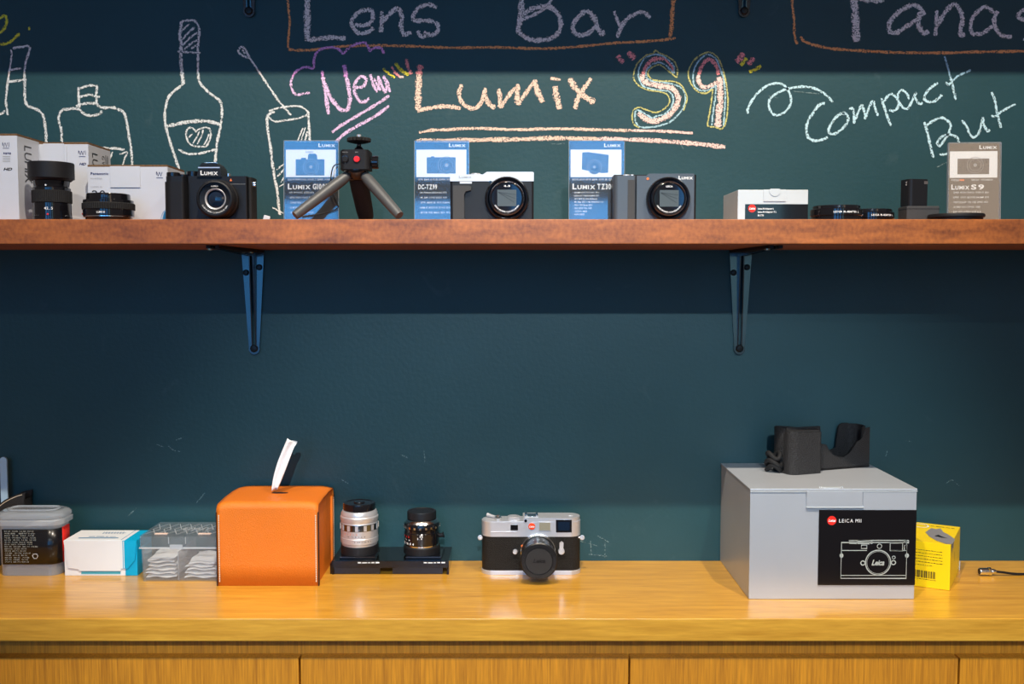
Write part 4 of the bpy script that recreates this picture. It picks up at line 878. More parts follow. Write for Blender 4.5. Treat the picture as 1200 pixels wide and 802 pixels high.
# usb cable with plug on the shelf
cb = empty('usb_cable', (at(311, 250, -0.17).x, -0.17, SZ), label='thin black cable with white plug lying between camera and price card', cat='cable')
o = cb.location
b = BM(); pr = [(0, 0, 0.0035), (0.010, 0.012, 0.003), (0.02, 0.0302, 0.0018), (0.045, 0.0302, 0.0018), (0.085, 0.0302, 0.0018), (0.10, 0.045, 0.0018), (0.115, 0.06, 0.0018)]
tube(b, catmull(pr, 6), 0.0013, 8); build('cord', b, M['cable'], cb)
b = BM(); box(b, -0.0045, 0.0040, -0.010, 0.001, 0.0005, 0.0085, 0.001); q = build('plug', b, M['whitecard'], cb); q.rotation_euler = (0, 0.25, 0.3)
cb2 = empty('wrist_strap', (at(388, 210, -0.19).x, -0.19, SZ), label='thin dark wrist cord looped over the left tripod leg', cat='strap')
b = BM(); W0 = cb2.location
pp = [at(399, 191.5, -0.1565)-W0, at(392, 194, -0.157)-W0, at(389, 200, -0.157)-W0, at(387.5, 212, -0.157)-W0, at(388, 222, -0.157)-W0, at(393, 236, -0.157)-W0]
pp += [at(396, 243.5, -0.157)-W0, at(384, 249, -0.157)-W0, at(366, 252.2, -0.157)-W0, at(352, 254.0, -0.158)-W0]
tube(b, catmull(pp, 6), 0.0008, 8); build('cord', b, M['cable'], cb2)

# silver-topped compact camera
def ring_lens(root, c, R, big, txt, brand):
    build('lens_ring', lathe(BM(), [(R*0.93, -0.0005), (R, 0.001), (R, 0.007), (R*0.95, 0.009), (R*0.90, 0.0095), (R*0.86, 0.009), (R*0.84, 0.0075)], c, '-y', 96, ribs=(1, 2, 0.012), caps=False), M['gloss'], root)
    build('lens_barrel', lathe(BM(), [(R*0.84, 0.006), (R*0.80, 0.012), (R*0.74, 0.014), (R*0.70, 0.0145), (R*0.68, 0.0135)], c, '-y', 80, caps=False), M['gloss'], root)
    build('trim_ring', lathe(BM(), [(R*0.905, 0.0096), (R*0.935, 0.0099), (R*0.95, 0.0094)], c, '-y', 80, caps=False), M['gloss'], root)
    build('trim_ring', lathe(BM(), [(R*0.735, 0.0141), (R*0.755, 0.0146), (R*0.775, 0.0136)], c, '-y', 80, caps=False), M['gunmetal'], root)
    build('lens_face', lathe(BM(), [(R*0.69, 0.0134), (R*0.66, 0.0130), (0, 0.0129)], c, '-y', 64, caps=False), M['gloss'], root)
    q = R*0.43
    build('lens_shutter', box(BM(), c[0]-q, c[0]+q, -0.0134, -0.0131, c[2]-q*0.86, c[2]+q*0.86, 0), M['shutter'], root)
    fr = frame((c[0], -0.0136, c[2]))
    letters('shutter_seams', M['ink_black'], root, lambda b: [line(b, fr, [(-q*0.9, q*(0.6-0.0*i)), (q*(0.95-0.1*i), q*(0.35-0.4*i))], 0.00035) for i in range(3)])
    letters('ring_lettering', M['ink_white'], root, lambda b: ringprint(b, c, -0.0137, R*0.645, 58, txt))
    letters('brand_lettering', M['ink_white'], root, lambda b: (text(b, brand, frame((c[0], -0.0137, c[2]+R*0.50)), 0, 0, 0.0020, 0.0085, bold=0.04, align='c')))
Y = -0.190; xa, xb = at(527.5, 230, Y).x, at(625.5, 230, Y).x; W_ = xb-xa; cx = (xa+xb)/2
K = empty('compact_camera', (cx, Y, SZ), label='compact camera with silver top plate and black body', cat='camera')
H_ = at(577, 201.5, Y).z-SZ; hs = at(577, 212.5, Y).z-SZ
b = BM(); prism(b, rrect(-W_/2, W_/2, 0, 0.030, 0.0035, 5), XY, 0, hs); build('camera_body', b, M['plastic'], K)
b = BM(); zl = at(540, 204.5, Y).z-SZ
pts = [(-W_/2, hs), (W_/2, hs), (W_/2, H_-0.001), (W_/2-0.0015, H_), (-W_/2+0.048, H_), (-W_/2+0.043, zl), (-W_/2+0.0015, zl), (-W_/2, zl-0.001)]
prism(b, pts, XZ, -0.0004, 0.0302); build('top_plate', b, M['silverpaint'], K)
b = BM(); lathe(b, [(0.0065, zl-0.0002), (0.0065, zl+0.0022), (0.0055, zl+0.0026)], (-W_/2+0.033, 0.013, 0), 'z', 40, ribs=(1, 1, 0.03)); build('shutter_button', b, M['silver'], K)
b = BM(); box(b, -W_/2+0.0125, -W_/2+0.0285, -0.0008, 0.002, hs-0.0035, hs-0.0006, 0.0006); build('flash_window', b, M['whitecard'], K)
b = BM(); gx = -W_/2
prism(b, [(gx+0.004, 0.001), (gx+0.0185, 0.001), (gx+0.0185, hs-0.018), (gx+0.0205, hs-0.0135), (gx+0.0275, hs-0.012), (gx+0.0275, hs-0.0075), (gx+0.025, hs-0.006), (gx+0.004, hs-0.006)], XZ, -0.0055, 0.0005); build('grip', b, M['greygrip'], K)
fr = FRONT(gx, -0.0007, 0); letters('logo', M['ink_grey'], K, lambda q: wordmark(q, fr, 0.0115, hs+0.0040, 0.0031, 0.0165))
lc = at(594, 232.5, Y-0.008)-K.location; ring_lens(K, (lc.x, 0, lc.z), 0.0287, 1, 'LEICA DC VARIO-ELMAR 1:3.3-6.4/4.3-129 ASPH.', '4.3')
build('focus_lamp', lathe(BM(), [(0.0016, -0.0002), (0.0016, 0.0006), (0, 0.0009)], (lc.x-0.0215, 0, hs-0.0008), '-y', 16), M['glassblue'], K)

# dark grey compact camera
xa, xb = at(719, 230, Y).x, at(816.5, 230, Y).x; W_ = xb-xa; cx = (xa+xb)/2
K2 = empty('compact_camera', (cx, Y, SZ), label='dark grey metal compact camera with ribbed grip and wordmark at top right', cat='camera')
H_ = at(770, 203.5, Y).z-SZ; zl = at(735, 206, Y).z-SZ
split = at(745, 230, Y).x-cx
b = BM(); pts = [(split+0.0012, 0), (W_/2-0.0035, 0), (W_/2-0.0035, H_-0.0008), (W_/2-0.0045, H_), (split+0.017, H_), (split+0.0135, zl), (split+0.0012, zl)]
prism(b, pts, XZ, 0, 0.012); build('front_panel', b, M['greybody'], K2)
b = BM(); prism(b, rrect(-W_/2+0.001, W_/2, 0.003, 0.034, 0.003, 5), XY, 0, H_-0.0012); build('camera_body', b, M['matte'], K2)
b = BM(); prism(b, rrect(-W_/2, split-0.0012, -0.0065, 0.012, [0.002, 0.001, 0.006, 0.006], 6), XY, 0, zl-0.0005); build('grip', b, M['greybody'], K2)
b = BM(); box(b, split-0.0112, split-0.0022, -0.0072, -0.0063, 0.001, zl-0.006, 0.0003); build('grip_inlay', b, M['greygrip'], K2)
for dx in (0.0045, 0.0100):
    build('dial', lathe(BM(), [(0.0042, zl-0.0003), (0.0042, zl+0.0016), (0.0035, zl+0.0019)], (split+dx, 0.014, 0), 'z', 32, ribs=(1, 1, 0.04)), M['silver'], K2)
for dx, rr in ((-0.012, 0.0055), (-0.0045, 0.0035)):
    build('shutter_button', lathe(BM(), [(rr, zl-0.0007), (rr, zl+0.0014), (rr*0.8, zl+0.0019)], (split+dx, 0.006, 0), 'z', 32, ribs=(1, 1, 0.03)), M['silver'], K2)
fr = FRONT(0, -0.0003, 0); letters('logo', M['ink_white'], K2, lambda q: wordmark(q, fr, W_/2-0.0055, H_-0.0075, 0.0043, 0.0185, 'r'))
lc = at(783.5, 233, Y-0.008)-K2.location; ring_lens(K2, (lc.x, 0, lc.z), 0.0287, 1, 'LEICA DC VARIO-ELMAR 1:3.3-6.4/8.8-132 ASPH.', 'LEICA')
build('focus_lamp', lathe(BM(), [(0.0016, -0.0002), (0.0016, 0.0006), (0, 0.0009)], (split+0.0155, 0, zl-0.0040), '-y', 16), M['ink_orange'], K2)

# small pale silver carton
Yb = -0.205; xa, xb = at(864.5, 240, Yb).x, at(947, 240, Yb).x; W_ = xb-xa; H_ = at(900, 222.5, Yb).z-SZ
S = empty('adapter_carton', ((xa+xb)/2, Yb, SZ), label='small pale silver carton with black label and red dot', cat='carton')
build('carton_body', box(BM(), -W_/2, W_/2, 0, 0.088, 0, H_, 0.0008), M['palecard'], S)
fold_flap(S, -W_/2+0.033, -W_/2+0.0620, H_-0.0150, H_+0.0002, M['palecard'])
b = BM(); prism(b, [(-W_/2+0.0475+0.0075*math.cos(a), H_-0.0005+0.0080*math.sin(a)) for a in [PI+PI*i/14 for i in range(15)]] + [(-W_/2+0.053, H_+0.0012), (-W_/2+0.042, H_+0.0012)], XZ, -0.0019, -0.0013); build('thumb_tab', b, M['palecard'], S)
build('label', box(BM(), -W_/2+0.0095, W_/2-0.0002, -0.0004, -0.0001, 0.0002, H_-0.0185), M['gloss'], S).__setitem__('label', 'black glossy label')
fr = FRONT(-W_/2, -0.0006, 0); lt = H_-0.0185
letters('red_dot', M['ink_red'], S, lambda b: disc(b, fr, 0.0185, lt-0.0055, 0.0050))
fr = FRONT(-W_/2, -0.0008, 0)
letters('lettering', M['ink_white'], S, lambda b: (script(b, fr, 0.0185, lt-0.0068, 0.0028, 0.0076), text(b, 'Leica M-Adapter L', fr, 0.026, lt-0.0068, 0.0021, 0.0205, bold=0.03), text(b, 'Leica M-Adapter-T L', fr, 0.026, lt-0.0110, 0.0021, 0.0240, bold=0.03), text(b, '18 771', fr, 0.026, lt-0.0155, 0.0021, 0.0075, bold=0.03)))

# lens adapter rings
def adapter(px, py, Yc, r, label, a0):
    z = at(px, py, Yc-r*0.9).z-SZ; p = at(px, 250, Yc)
    R = empty('lens_adapter', (p.x, Yc, SZ), label=label, cat='lens adapter')
    build('ring_body', lathe(BM(), [(r*0.93, 0), (r*0.96, 0.0005), (r*0.96, z*0.30), (r, z*0.34), (r, z*0.76), (r*0.97, z*0.82), (r*0.92, z*0.84), (r*0.91, z), (r*0.78, z), (r*0.76, z*0.5), (r*0.74, 0), (r*0.93, 0)], seg=96), M['gloss'], R)
    build('mount_ring', lathe(BM(), [(r*0.80, z+0.0001), (r*0.88, z+0.0001), (r*0.88, z+0.0008), (r*0.80, z+0.0008), (r*0.80, z+0.0001)], seg=64), M['matte'], R)
    letters('lettering', M['ink_white'], R, lambda b: curvetext(b, 'LEICA M-ADAPTER L', r*1.006, z*0.48, 0.0022, a0, 3.6, 0.03))
    return R
adapter(980, 240.5, -0.201, 0.0328, 'black lens adapter ring in front, beside the pale silver carton', -22)
adapter(1019, 245, -0.148, 0.0318, 'black lens adapter ring farther back, half hidden behind its twin', -14)

# battery on charger
Yb = -0.188; xa, xb = at(1062.5, 250, Yb).x, at(1101, 250, Yb).x; H_ = at(1080, 241.5, Yb).z-SZ; xc = (xa+xb)/2
Q = empty('battery_charger', (xc, Yb, SZ), label='small flat charcoal charger block under the upright battery', cat='charger')
build('charger_body', box(BM(), -(xb-xa)/2, (xb-xa)/2, 0, 0.03, 0, H_, 0.0012), M['greygrip'], Q)
build('charger_seam', box(BM(), -(xb-xa)/2-0.0002, (xb-xa)/2+0.0002, -0.0002, 0.0302, H_*0.80, H_*0.83), M['ink_black'], Q)
xa, xb = at(1061.5, 225, -0.18).x, at(1089, 225, -0.18).x; hb = at(1080, 209.5, -0.18).z-SZ-H_
Q2 = empty('camera_battery', ((xa+xb)/2, -0.182, SZ+H_+0.0003), math.radians(14), 'black camera battery standing upright on the charger block', 'battery')
b = BM(); prism(b, rrect(-0.0125, 0.0145, 0, 0.020, [0.001, 0.001, 0.001, 0.005], 6), XY, 0, hb-0.001); build('battery_case', b, M['plastic'], Q2)
build('contact_strip', box(BM(), 0.0085, 0.0142, -0.0003, 0.0005, hb-0.0075, hb-0.0035), M['chrome'], Q2)
letters('arrow_mark', M['ink_white'], Q2, lambda b: (line(b, frame((-0.0128, 0, 0), (0, -1, 0)), [(-0.009, hb-0.004), (-0.0075, hb-0.006), (-0.006, hb-0.004)], 0.0005), line(b, frame((-0.0128, 0, 0), (0, -1, 0)), [(-0.009, hb-0.007), (-0.0075, hb-0.009), (-0.006, hb-0.007)], 0.0005)))

# lens cap on the shelf
r = 0.0345; p = at(1121, 254, -0.206)
Lc = empty('shelf_lens_cap', (p.x, -0.2045, SZ), label='flat black round cap lying in front of the taupe price card', cat='lens cap')
b = BM(); hc = at(1121, 249.5, -0.235).z-SZ; hc = max(hc, 0.006)
lathe(b, [(r*0.90, 0), (r*0.93, 0.0006), (r*0.93, hc*0.45), (r, hc*0.5), (r, hc*0.85), (r*0.97, hc), (0, hc*1.02)], seg=96, ribs=(3, 4, 0.012)); build('cap_body', b, M['matte'], Lc)
build('cap_rim', lathe(BM(), [(r*0.80, hc*1.005), (r*0.84, hc+0.0004), (r*0.88, hc*1.005)], caps=False, seg=64), M['gloss'], Lc)

# ------------------------------------------------------------------ things on the counter
# silver rangefinder camera
def rangefinder():
    Yf = -0.0755; xa, xb = at(564, 672, Yf).x, at(681, 672, Yf).x; W = xb-xa; cx = (xa+xb)/2
    D = 0.034
    r = empty('rangefinder_camera', (cx, Yf, 0.0002), label='silver and black leatherette rangefinder camera alone on the counter', cat='camera')
    Z = lambda py: at(620, py, Yf).z
    X = lambda px, py=640: at(px, py, Yf).x-cx
    rad = 0.0165; z1 = 0.0062; z2 = Z(629.5); zt = Z(607.5); zl = Z(611.5)
    b = BM(); prism(b, rrect(-W/2, W/2, -0.0006, D+0.0006, rad, 10), XY, 0, z1-0.0012)
    prism(b, rrect(-W/2+0.001, W/2-0.001, 0.0002, D-0.0002, rad, 10), XY, z1-0.0014, z1); build('base_plate', b, M['silver'], r)
    b = BM(); prism(b, rrect(-W/2+0.0008, W/2-0.0008, 0.0002, D-0.0002, rad-0.0006, 10), XY, z1, z2); build('leatherette_body', b, M['leatherette'], r)
    b = BM(); xs = X(613, 610)
    prism(b, rrect(-W/2+0.0004, W/2-0.0004, -0.0003, D+0.0002, rad, 10), XY, z2, zl-0.001)
    prism(b, rrect(-W/2+0.0014, W/2-0.0014, 0.0007, D-0.0008, rad-0.001, 10), XY, zl-0.0012, zl)
    build('top_plate', b, M['silver'], r)
    b = BM(); prism(b, rrect(xs, W/2-0.0012, 0.0002, D-0.0006, [rad, rad, 0.001, 0.001], 10), XY, zl-0.0004, zt); build('raised_top_deck', b, M['silver'], r)
    build('trim_line', box(BM(), X(575, 625), X(606, 625), -0.0010, -0.0002, Z(624.5), Z(623.2), 0.0003), M['silver'], r)
    f = -0.0006
    def win(px0, px1, py0, py1, m_, nm):
        q = BM(); box(q, X(px0, py0), X(px1, py0), f-0.0007, f+0.0012, Z(py1), Z(py0), 0.0004); return build(nm, q, m_, r)
    win(598.2, 607.0, 615.5, 621.8, M['gloss'], 'small_window')
    win(631, 645.6, 611.9, 622.6, M['silver'], 'frosted_window'); 
    q = BM(); box(q, X(632, 612), X(644.8, 612), f-0.0010, f-0.0006, Z(621.8), Z(612.7)); build('window_pane', q, M['frost'], r)
    win(651.5, 670, 609.6, 624.2, M['gloss'], 'viewfinder_window')
    q = BM(); box(q, X(654, 610), X(667.5, 610), f-0.0011, f-0.0006, Z(621.8), Z(611.7)); build('window_pane', q, M['glassblue'], r)
    q = BM(); lathe(q, [(0.0021, 0), (0.0021, 0.0008), (0.0012, 0.0010), (0.0011, 0.0004), (0, 0.0003)], (X(616, 610), f, Z(610.6)), '-y', 24); build('sync_socket', q, M['gloss'], r)
    q = BM(); lathe(q, [(0.0050, 0), (0.0050, 0.0006), (0.0046, 0.0009), (0, 0.0010)], (X(623.2, 617), f, Z(617.2)), '-y', 32); build('red_dot', q, M['reddot'], r)
    letters('red_dot_lettering', M['ink_white'], r, lambda b: script(b, FRONT(0, f-0.0012, 0), X(623.2, 617), Z(618.2), 0.0026, 0.0076))
    # dials on the lower left deck
    q = BM(); lathe(q, [(0.0055, zl), (0.0055, zl+0.0035), (0.0042, zl+0.0040), (0.0022, zl+0.0042), (0.0022, zl+0.0065), (0.0014, zl+0.007)], (X(583.5, 612), 0.013, 0), 'z', 36, ribs=(0, 1, 0.04)); build('shutter_release', q, M['chrome'], r)
    q = BM(); lathe(q, [(0.0093, zl), (0.0093, zl+0.0045), (0.0086, zl+0.0050), (0, zl+0.0050)], (X(602, 612), 0.013, 0), 'z', 72, ribs=(0, 1, 0.025)); build('speed_dial', q, M['silver'], r)
    letters('dial_numbers', M['ink_black'], r, lambda b: [text(b, t, frame((X(602, 612)+0.0068*math.sin(a), 0.013-0.0068*math.cos(a), zl+0.0052), (math.cos(a), math.sin(a), 0), (-math.sin(a), math.cos(a), 0)), 0, 0, 0.0011, align='c') for t, a in zip(['2', '4', '8', '15', '30', '60', '125', '250', '500'], [i*0.6-2.4 for i in range(9)])])
    q = BM(); tube(q, [(X(581, 612), 0.018, zl+0.002), (X(575, 610), 0.023, zl+0.003), (X(570.5, 606), 0.026, zl+0.004)], [0.0018, 0.0022, 0.0028], 12); build('lever', q, M['silver'], r)
    q = BM(); sx = X(623, 606); box(q, sx-0.0095, sx+0.0095, 0.006, 0.026, zt, zt+0.0008, 0.0002)
    for s in (-1, 1): box(q, sx+s*0.0078-0.0018, sx+s*0.0078+0.0018, 0.006, 0.026, zt+0.0008, zt+0.0034, 0.0004)
    build('hot_shoe', q, M['chrome'], r)
    q = BM(); lathe(q, [(0.0045, zt-0.0002), (0.0045, zt+0.0005), (0.0038, zt+0.0009), (0, zt+0.0009)], (X(669, 604), 0.017, 0), 'z', 28); build('eyelet_button', q, M['silver'], r)
    # strap lugs
    for s in (-1, 1):
        q = BM(); zz = Z(632)
        lathe(q, [(0.0022, 0.001), (0.0035, 0.0013), (0.0035, 0.0033), (0.0022, 0.0036), (0.0016, 0.0034), (0.0015, 0.0020)], (s*(W/2+0.0018), 0.010, zz), '-y', 24)
        lathe(q, [(0.0015, -0.004), (0.0015, 0.001)], (s*(W/2+0.0002), 0.0085, zz), 'x', 12); build('strap_lug', q, M['silver'], r)
    # self-timer lever and release
    q = BM(); lathe(q, [(0.0046, -0.0002), (0.0046, 0.0045), (0.0040, 0.0052), (0, 0.0054)], (X(657.8, 647), 0, Z(646)), '-y', 32)
    prism(q, [(X(655.6), Z(645)), (X(659.8), Z(645)), (X(660.2), Z(636)), (X(658), Z(634)), (X(655.4), Z(636))], XZ, -0.0052, -0.0022); build('timer_lever', q, M['silver'], r)
    q = BM(); lathe(q, [(0.0044, -0.0002), (0.0044, 0.0008)], (X(604, 647), 0, Z(646.5)), '-y', 28); build('release_socket', q, M['gloss'], r)
    q = BM(); lathe(q, [(0.0034, 0.0004), (0.0034, 0.0050), (0.0028, 0.0058), (0, 0.0060)], (X(603.6, 647), 0, Z(646.5)), '-y', 28); build('lens_release', q, M['silver'], r)
    # lens
    lx, lz = X(630.5, 645), 0.0350; c = (lx, 0, lz)
    R0 = 0.0252
    build('lens_flange', lathe(BM(), [(R0, -0.0004), (R0, 0.0032), (R0*0.96, 0.0040)], c, '-y', 64), M['chrome'], r)
    build('lens_barrel', lathe(BM(), [(R0*0.97, 0.0040), (R0*0.97, 0.011), (R0*0.93, 0.0115), (R0*0.92, 0.023), (R0*0.95, 0.0235), (R0*0.95, 0.038), (R0*0.90, 0.0405), (R0*0.88, 0.0475)], c, '-y', 96, ribs=(1, 2, 0.012)), M['lensblack'], r)
    letters('lens_numbers', M['ink_white'], r, lambda b: [text(b, t, frame((lx+R0*0.965*math.sin(a), -0.0300, lz+R0*0.965*math.cos(a)), (math.cos(a), 0, -math.sin(a)), (0, 1, 0)), 0, 0, 0.0022, align='c', bold=0.02) for t, a in zip(['2', '2.8', '4', '5.6', '8', '11', '16'], [-0.9+0.3*i for i in range(7)])])
    letters('lens_scale', M['ink_yellow'], r, lambda b: [text(b, t, frame((lx+R0*0.985*math.sin(a), -0.0065, lz+R0*0.985*math.cos(a)), (math.cos(a), 0, -math.sin(a)), (0, 1, 0)), 0, 0, 0.0020, align='c', bold=0.02) for t, a in zip(['1', '1.5', '3', '5', '10'], [-0.6+0.3*i for i in range(5)])])
    q = BM(); lathe(q, [(0.0016, 0), (0.0016, 0.001), (0, 0.0013)], (lx-R0*0.92, -0.004, lz+0.0088), '-y', 16); build('red_dot', q, M['ink_orange'], r)
    R1 = 0.0256
    build('lens_cap', lathe(BM(), [(R1*0.95, 0.0460), (R1*1.02, 0.0472), (R1*1.02, 0.0525), (R1*0.96, 0.0538), (R1*0.76, 0.0540), (R1*0.745, 0.0526)], c, '-y', 80), M['lensblack'], r)
    build('cap_face', lathe(BM(), [(R1*0.735, 0.0527), (R1*0.725, 0.0531), (0, 0.0532)], c, '-y', 64), M['capblack'], r)
    letters('cap_lettering', M['capink'], r, lambda b: script(b, FRONT(0, -0.0534, 0), lx, lz-0.002, 0.0055, 0.017))
    for s in (-1, 1):
        q = BM(); prism(q, [(lx+s*R1*0.80*math.cos(a), lz+R1*0.80*math.sin(a)) for a in (-0.35, -0.15, 0.1, 0.3)] + [(lx+s*R1*0.93*math.cos(a), lz+R1*0.93*math.sin(a)) for a in (0.3, 0.1, -0.15, -0.35)], XZ, -0.0546, -0.0536)
        build('cap_catch', q, M['matte'], r)
    return r
M['lensblack'] = mat('lens_black', (0.010, 0.010, 0.011), 0.3)
M['frost'] = mat('frosted_window', (0.26, 0.24, 0.18), 0.5, bump=0.3, bscale=2500)
M['reddot'] = mat('red_enamel', (0.82, 0.07, 0.02), 0.25, coat=0.3)
M['ink_yellow'] = mat('ochre_ink', (0.6, 0.42, 0.08), 0.4)
M['capblack'] = mat('cap_black', (0.022, 0.022, 0.023), 0.5, bump=0.1, bscale=2500)
M['capink'] = mat('embossed_black', (0.004, 0.004, 0.005), 0.3)
rangefinder()

# orange leather tissue box cover
def tissue_cover():
    Yf, Yb_ = -0.128, -0.006; x0, x1 = -0.4125, -0.2705; W = x1-x0; cx = (x0+x1)/2; D = Yb_-Yf; H = 0.1185
    r = empty('tissue_box_cover', (cx, Yf, 0.0002), label='orange leather tissue box cover with cream stitching', cat='tissue box')
    t = 0.0022
    # one bent hide: front panel, top with soft edge, back panel
    prof = []
    rr = 0.010
    for i in range(9): a = PI - PI/2*i/8; prof.append((rr+rr*math.cos(a), H-rr+rr*math.sin(a)))
    N = 22; bm = BM()
    def P(s, u):        # s along profile list, u across 0..1
        y, z, nrm = s
        sag = 0.0018*math.sin(PI*u)**0.7
        return y, z
    path = [(0.0, 0.0), (0.0, 0.03), (0.0, 0.06), (0.0, 0.09)] + prof + [(D*0.35, H+0.0002), (D*0.5, H), (D*0.65, H+0.0002)]
    rb = [(D-y, z) for (y, z) in prof[::-1]] + [(D, 0.09), (D, 0.06), (D, 0.03), (D, 0.0)]
    path = path + rb
    rows = []
    for (y, z) in path:
        row = []
        for i in range(N+1):
            u = i/N; x = -W/2 + W*u
            edge = min(u, 1-u)
            zz = z; yy = y
            if z > H-rr-0.001:          # corners droop outward a little
                zz = z - 0.0035*max(0, 1-edge/0.14)**2*(1 if z < H-0.0005 or y < 0.02 or y > D-0.02 else 0.55)
            if y < 0.001 and z < 0.1: yy = y + 0.0012*math.sin(PI*u)*math.sin(PI*z/0.1)
            row.append(bm.verts.new((x, yy, zz)))
        rows.append(row)
    for A, B in zip(rows[:-1], rows[1:]):
        for i in range(N): bm.faces.new((A[i], A[i+1], B[i+1], B[i]))
    # a slot-shaped opening stays a dark inset instead of a hole
    o_ = build('front_and_top_hide', bm, M['orange'], r, sharp=60)
    md = o_.modifiers.new('solid', 'SOLIDIFY'); md.thickness = t; md.offset = -1
    for s in (-1, 1):
        b = BM(); xi = s*(W/2-0.004)
        pts = [(0.0030, 0.0), (D-0.0030, 0.0), (D-0.0030, H-0.020), (D-0.009, H-0.006), (D*0.5, H-0.004), (0.009, H-0.006), (0.0030, H-0.020)]
        prism(b, pts, lambda u, v, tt: (tt, u + 0*v, v), xi-0.0010, xi+0.0010)
        build('side_panel', b, M['orange'], r)
        for yy in (-0.0003, D+0.0003):          # pinched corner edge, dark burnished
            b = BM(); box(b, s*(W/2)-0.0007 if s > 0 else -W/2-0.0007, s*(W/2)+0.0007, yy-0.0012, yy+0.0034 if yy < 0.01 else yy+0.0012, 0, H-0.014, 0.0004)
            build('burnished_edge', b, M['darkedge'], r)
        # stitches
        for yy in (-0.0012, D+0.0004):
            n = 30; b = BM()
            for i in range(n):
                z = 0.006 + (H-0.026)*i/(n-1); xx = s*(W/2-0.0034)
                tube(b, [(xx, yy, z), (xx, yy-0.0005, z+0.0010), (xx+0.0004, yy, z+0.0021)], 0.0007, 6)
            q = build('stitching', b, M['thread'], r); q['kind'] = 'stuff'
        n = 30; b = BM()
        for i in range(n):
            z = 0.006 + (H-0.026)*i/(n-1)
            tube(b, [(s*(W/2+0.0003), D-0.0045, z), (s*(W/2+0.0006), D-0.0045, z+0.0008), (s*(W/2+0.0003), D-0.0045, z+0.0017)], 0.0005, 5)
        q = build('stitching', b, M['thread'], r); q['kind'] = 'stuff'
    b = BM(); box(b, s*(W/2)-0.004, s*(W/2)+0.0002, D-0.012, D, 0.0, H-0.016, 0.001); build('rear_seam', b, M['orange'], r)
    b = BM(); prism(b, [(0.012*math.cos(a)+0.004, 0.004*math.sin(a)+0.005) for a in [2*PI*i/24 for i in range(24)]], lambda u, v, tt: (u, v+0.055, tt), H+0.0001, H+0.0006); build('slot', b, M['ink_black'], r)
    return r, H
TC, HT = tissue_cover()
# the tissue
tl = empty('paper_tissue', (at(321, 575, -0.073).x, -0.073, HT+0.0012), label='white folded paper tissue sticking up from the orange cover', cat='tissue')
o0 = tl.location
bm = BM(); rows = []
ctr = [(318.0, 575.5, 325.5, 573.5), (319.5, 563, 331, 561), (323.0, 548, 337, 546), (327.5, 535, 341.5, 534), (332.0, 524, 345.0, 525), (336.0, 514.5, 348.5, 519)]
for j, (xa, ya, xb, yb) in enumerate(ctr):
    A = at(xa, ya, -0.073-0.001*j)-o0; B = at(xb, yb, -0.070+0.001*j)-o0
    row = []
    for i in range(9):
        u = i/8; q = A.lerp(B, u); q.y += 0.004*math.sin(PI*u*1.3+0.3*j) - 0.003*math.sin(2.2*PI*u); row.append(q)
    for i in range(1, 6):                    # second ply folded behind
        u = i/6; q = B.lerp(A, u*0.75); q = Vector(q); q.y += 0.0075 + 0.003*math.sin(PI*u); q.z -= 0.002*u; row.append(q)
    rows.append(row)
fine = [catmull([rows[j][i] for j in range(6)], 4) for i in range(len(rows[0]))]
vv = [[bm.verts.new(p_) for p_ in colm] for colm in fine]
for A, B in zip(vv[:-1], vv[1:]):
    for i in range(len(A)-1): bm.faces.new((A[i], A[i+1], B[i+1], B[i]))
o_ = build('sheet', bm, M['tissue'], tl, sharp=80); md = o_.modifiers.new('s', 'SOLIDIFY'); md.thickness = 0.0004

# smoked acrylic lens stand
x0, x1 = -0.262, at(526, 657, -0.075).x
LS = empty('lens_display_stand', ((x0+x1)/2, -0.075, 0.0002), label='smoked acrylic display stand holding two lenses beside the orange cover', cat='display stand')
W_ = x1-x0; zt = 0.0212
build('top_plate', box(BM(), -W_/2, W_/2, 0, 0.074, zt-0.0045, zt, 0.0004), M['smokedark'] if 'smokedark' in M else M['smoke'], LS)
LSx = LS.location.x
for pa, pb in ((387, 445.5), (460, 519)):
    a, b_ = at(pa, 668, -0.070).x-LSx, at(pb, 668, -0.070).x-LSx
    build('black_block', box(BM(), a, b_, 0.003, 0.060, 0.0, 0.0160, 0.0004), M['gloss'], LS)
    a2, b2 = at(pa+4, 660, -0.075).x-LSx, at(pb+3, 660, -0.075).x-LSx
for xx in (-W_/2, W_/2-0.003): build('side_support', box(BM(), xx, xx+0.003, 0.001, 0.073, 0, zt-0.0046), M['smoke'], LS)
build('front_lip', box(BM(), -W_/2, W_/2-0.0005, -0.0032, -0.0002, zt-0.0105, zt-0.0002, 0.0003), M['smoke'], LS)
for px in (399, 476):
    a = at(px, 650, -0.06).x-LSx; build('pad', box(BM(), a, a+0.052, 0.006, 0.062, zt+0.0001, zt+0.0036, 0.0005), M['gloss'], LS)
for px in (419, 496):
    a = at(px, 654, -0.075).x-LSx
    letters('lettering', M['ink_white'], LS, lambda b: marks(b, FRONT(0, -0.0034, 0), a+0.001, zt-0.0036, 0.031, 0.0024, 3))
ZL = 0.0002+zt+0.0038
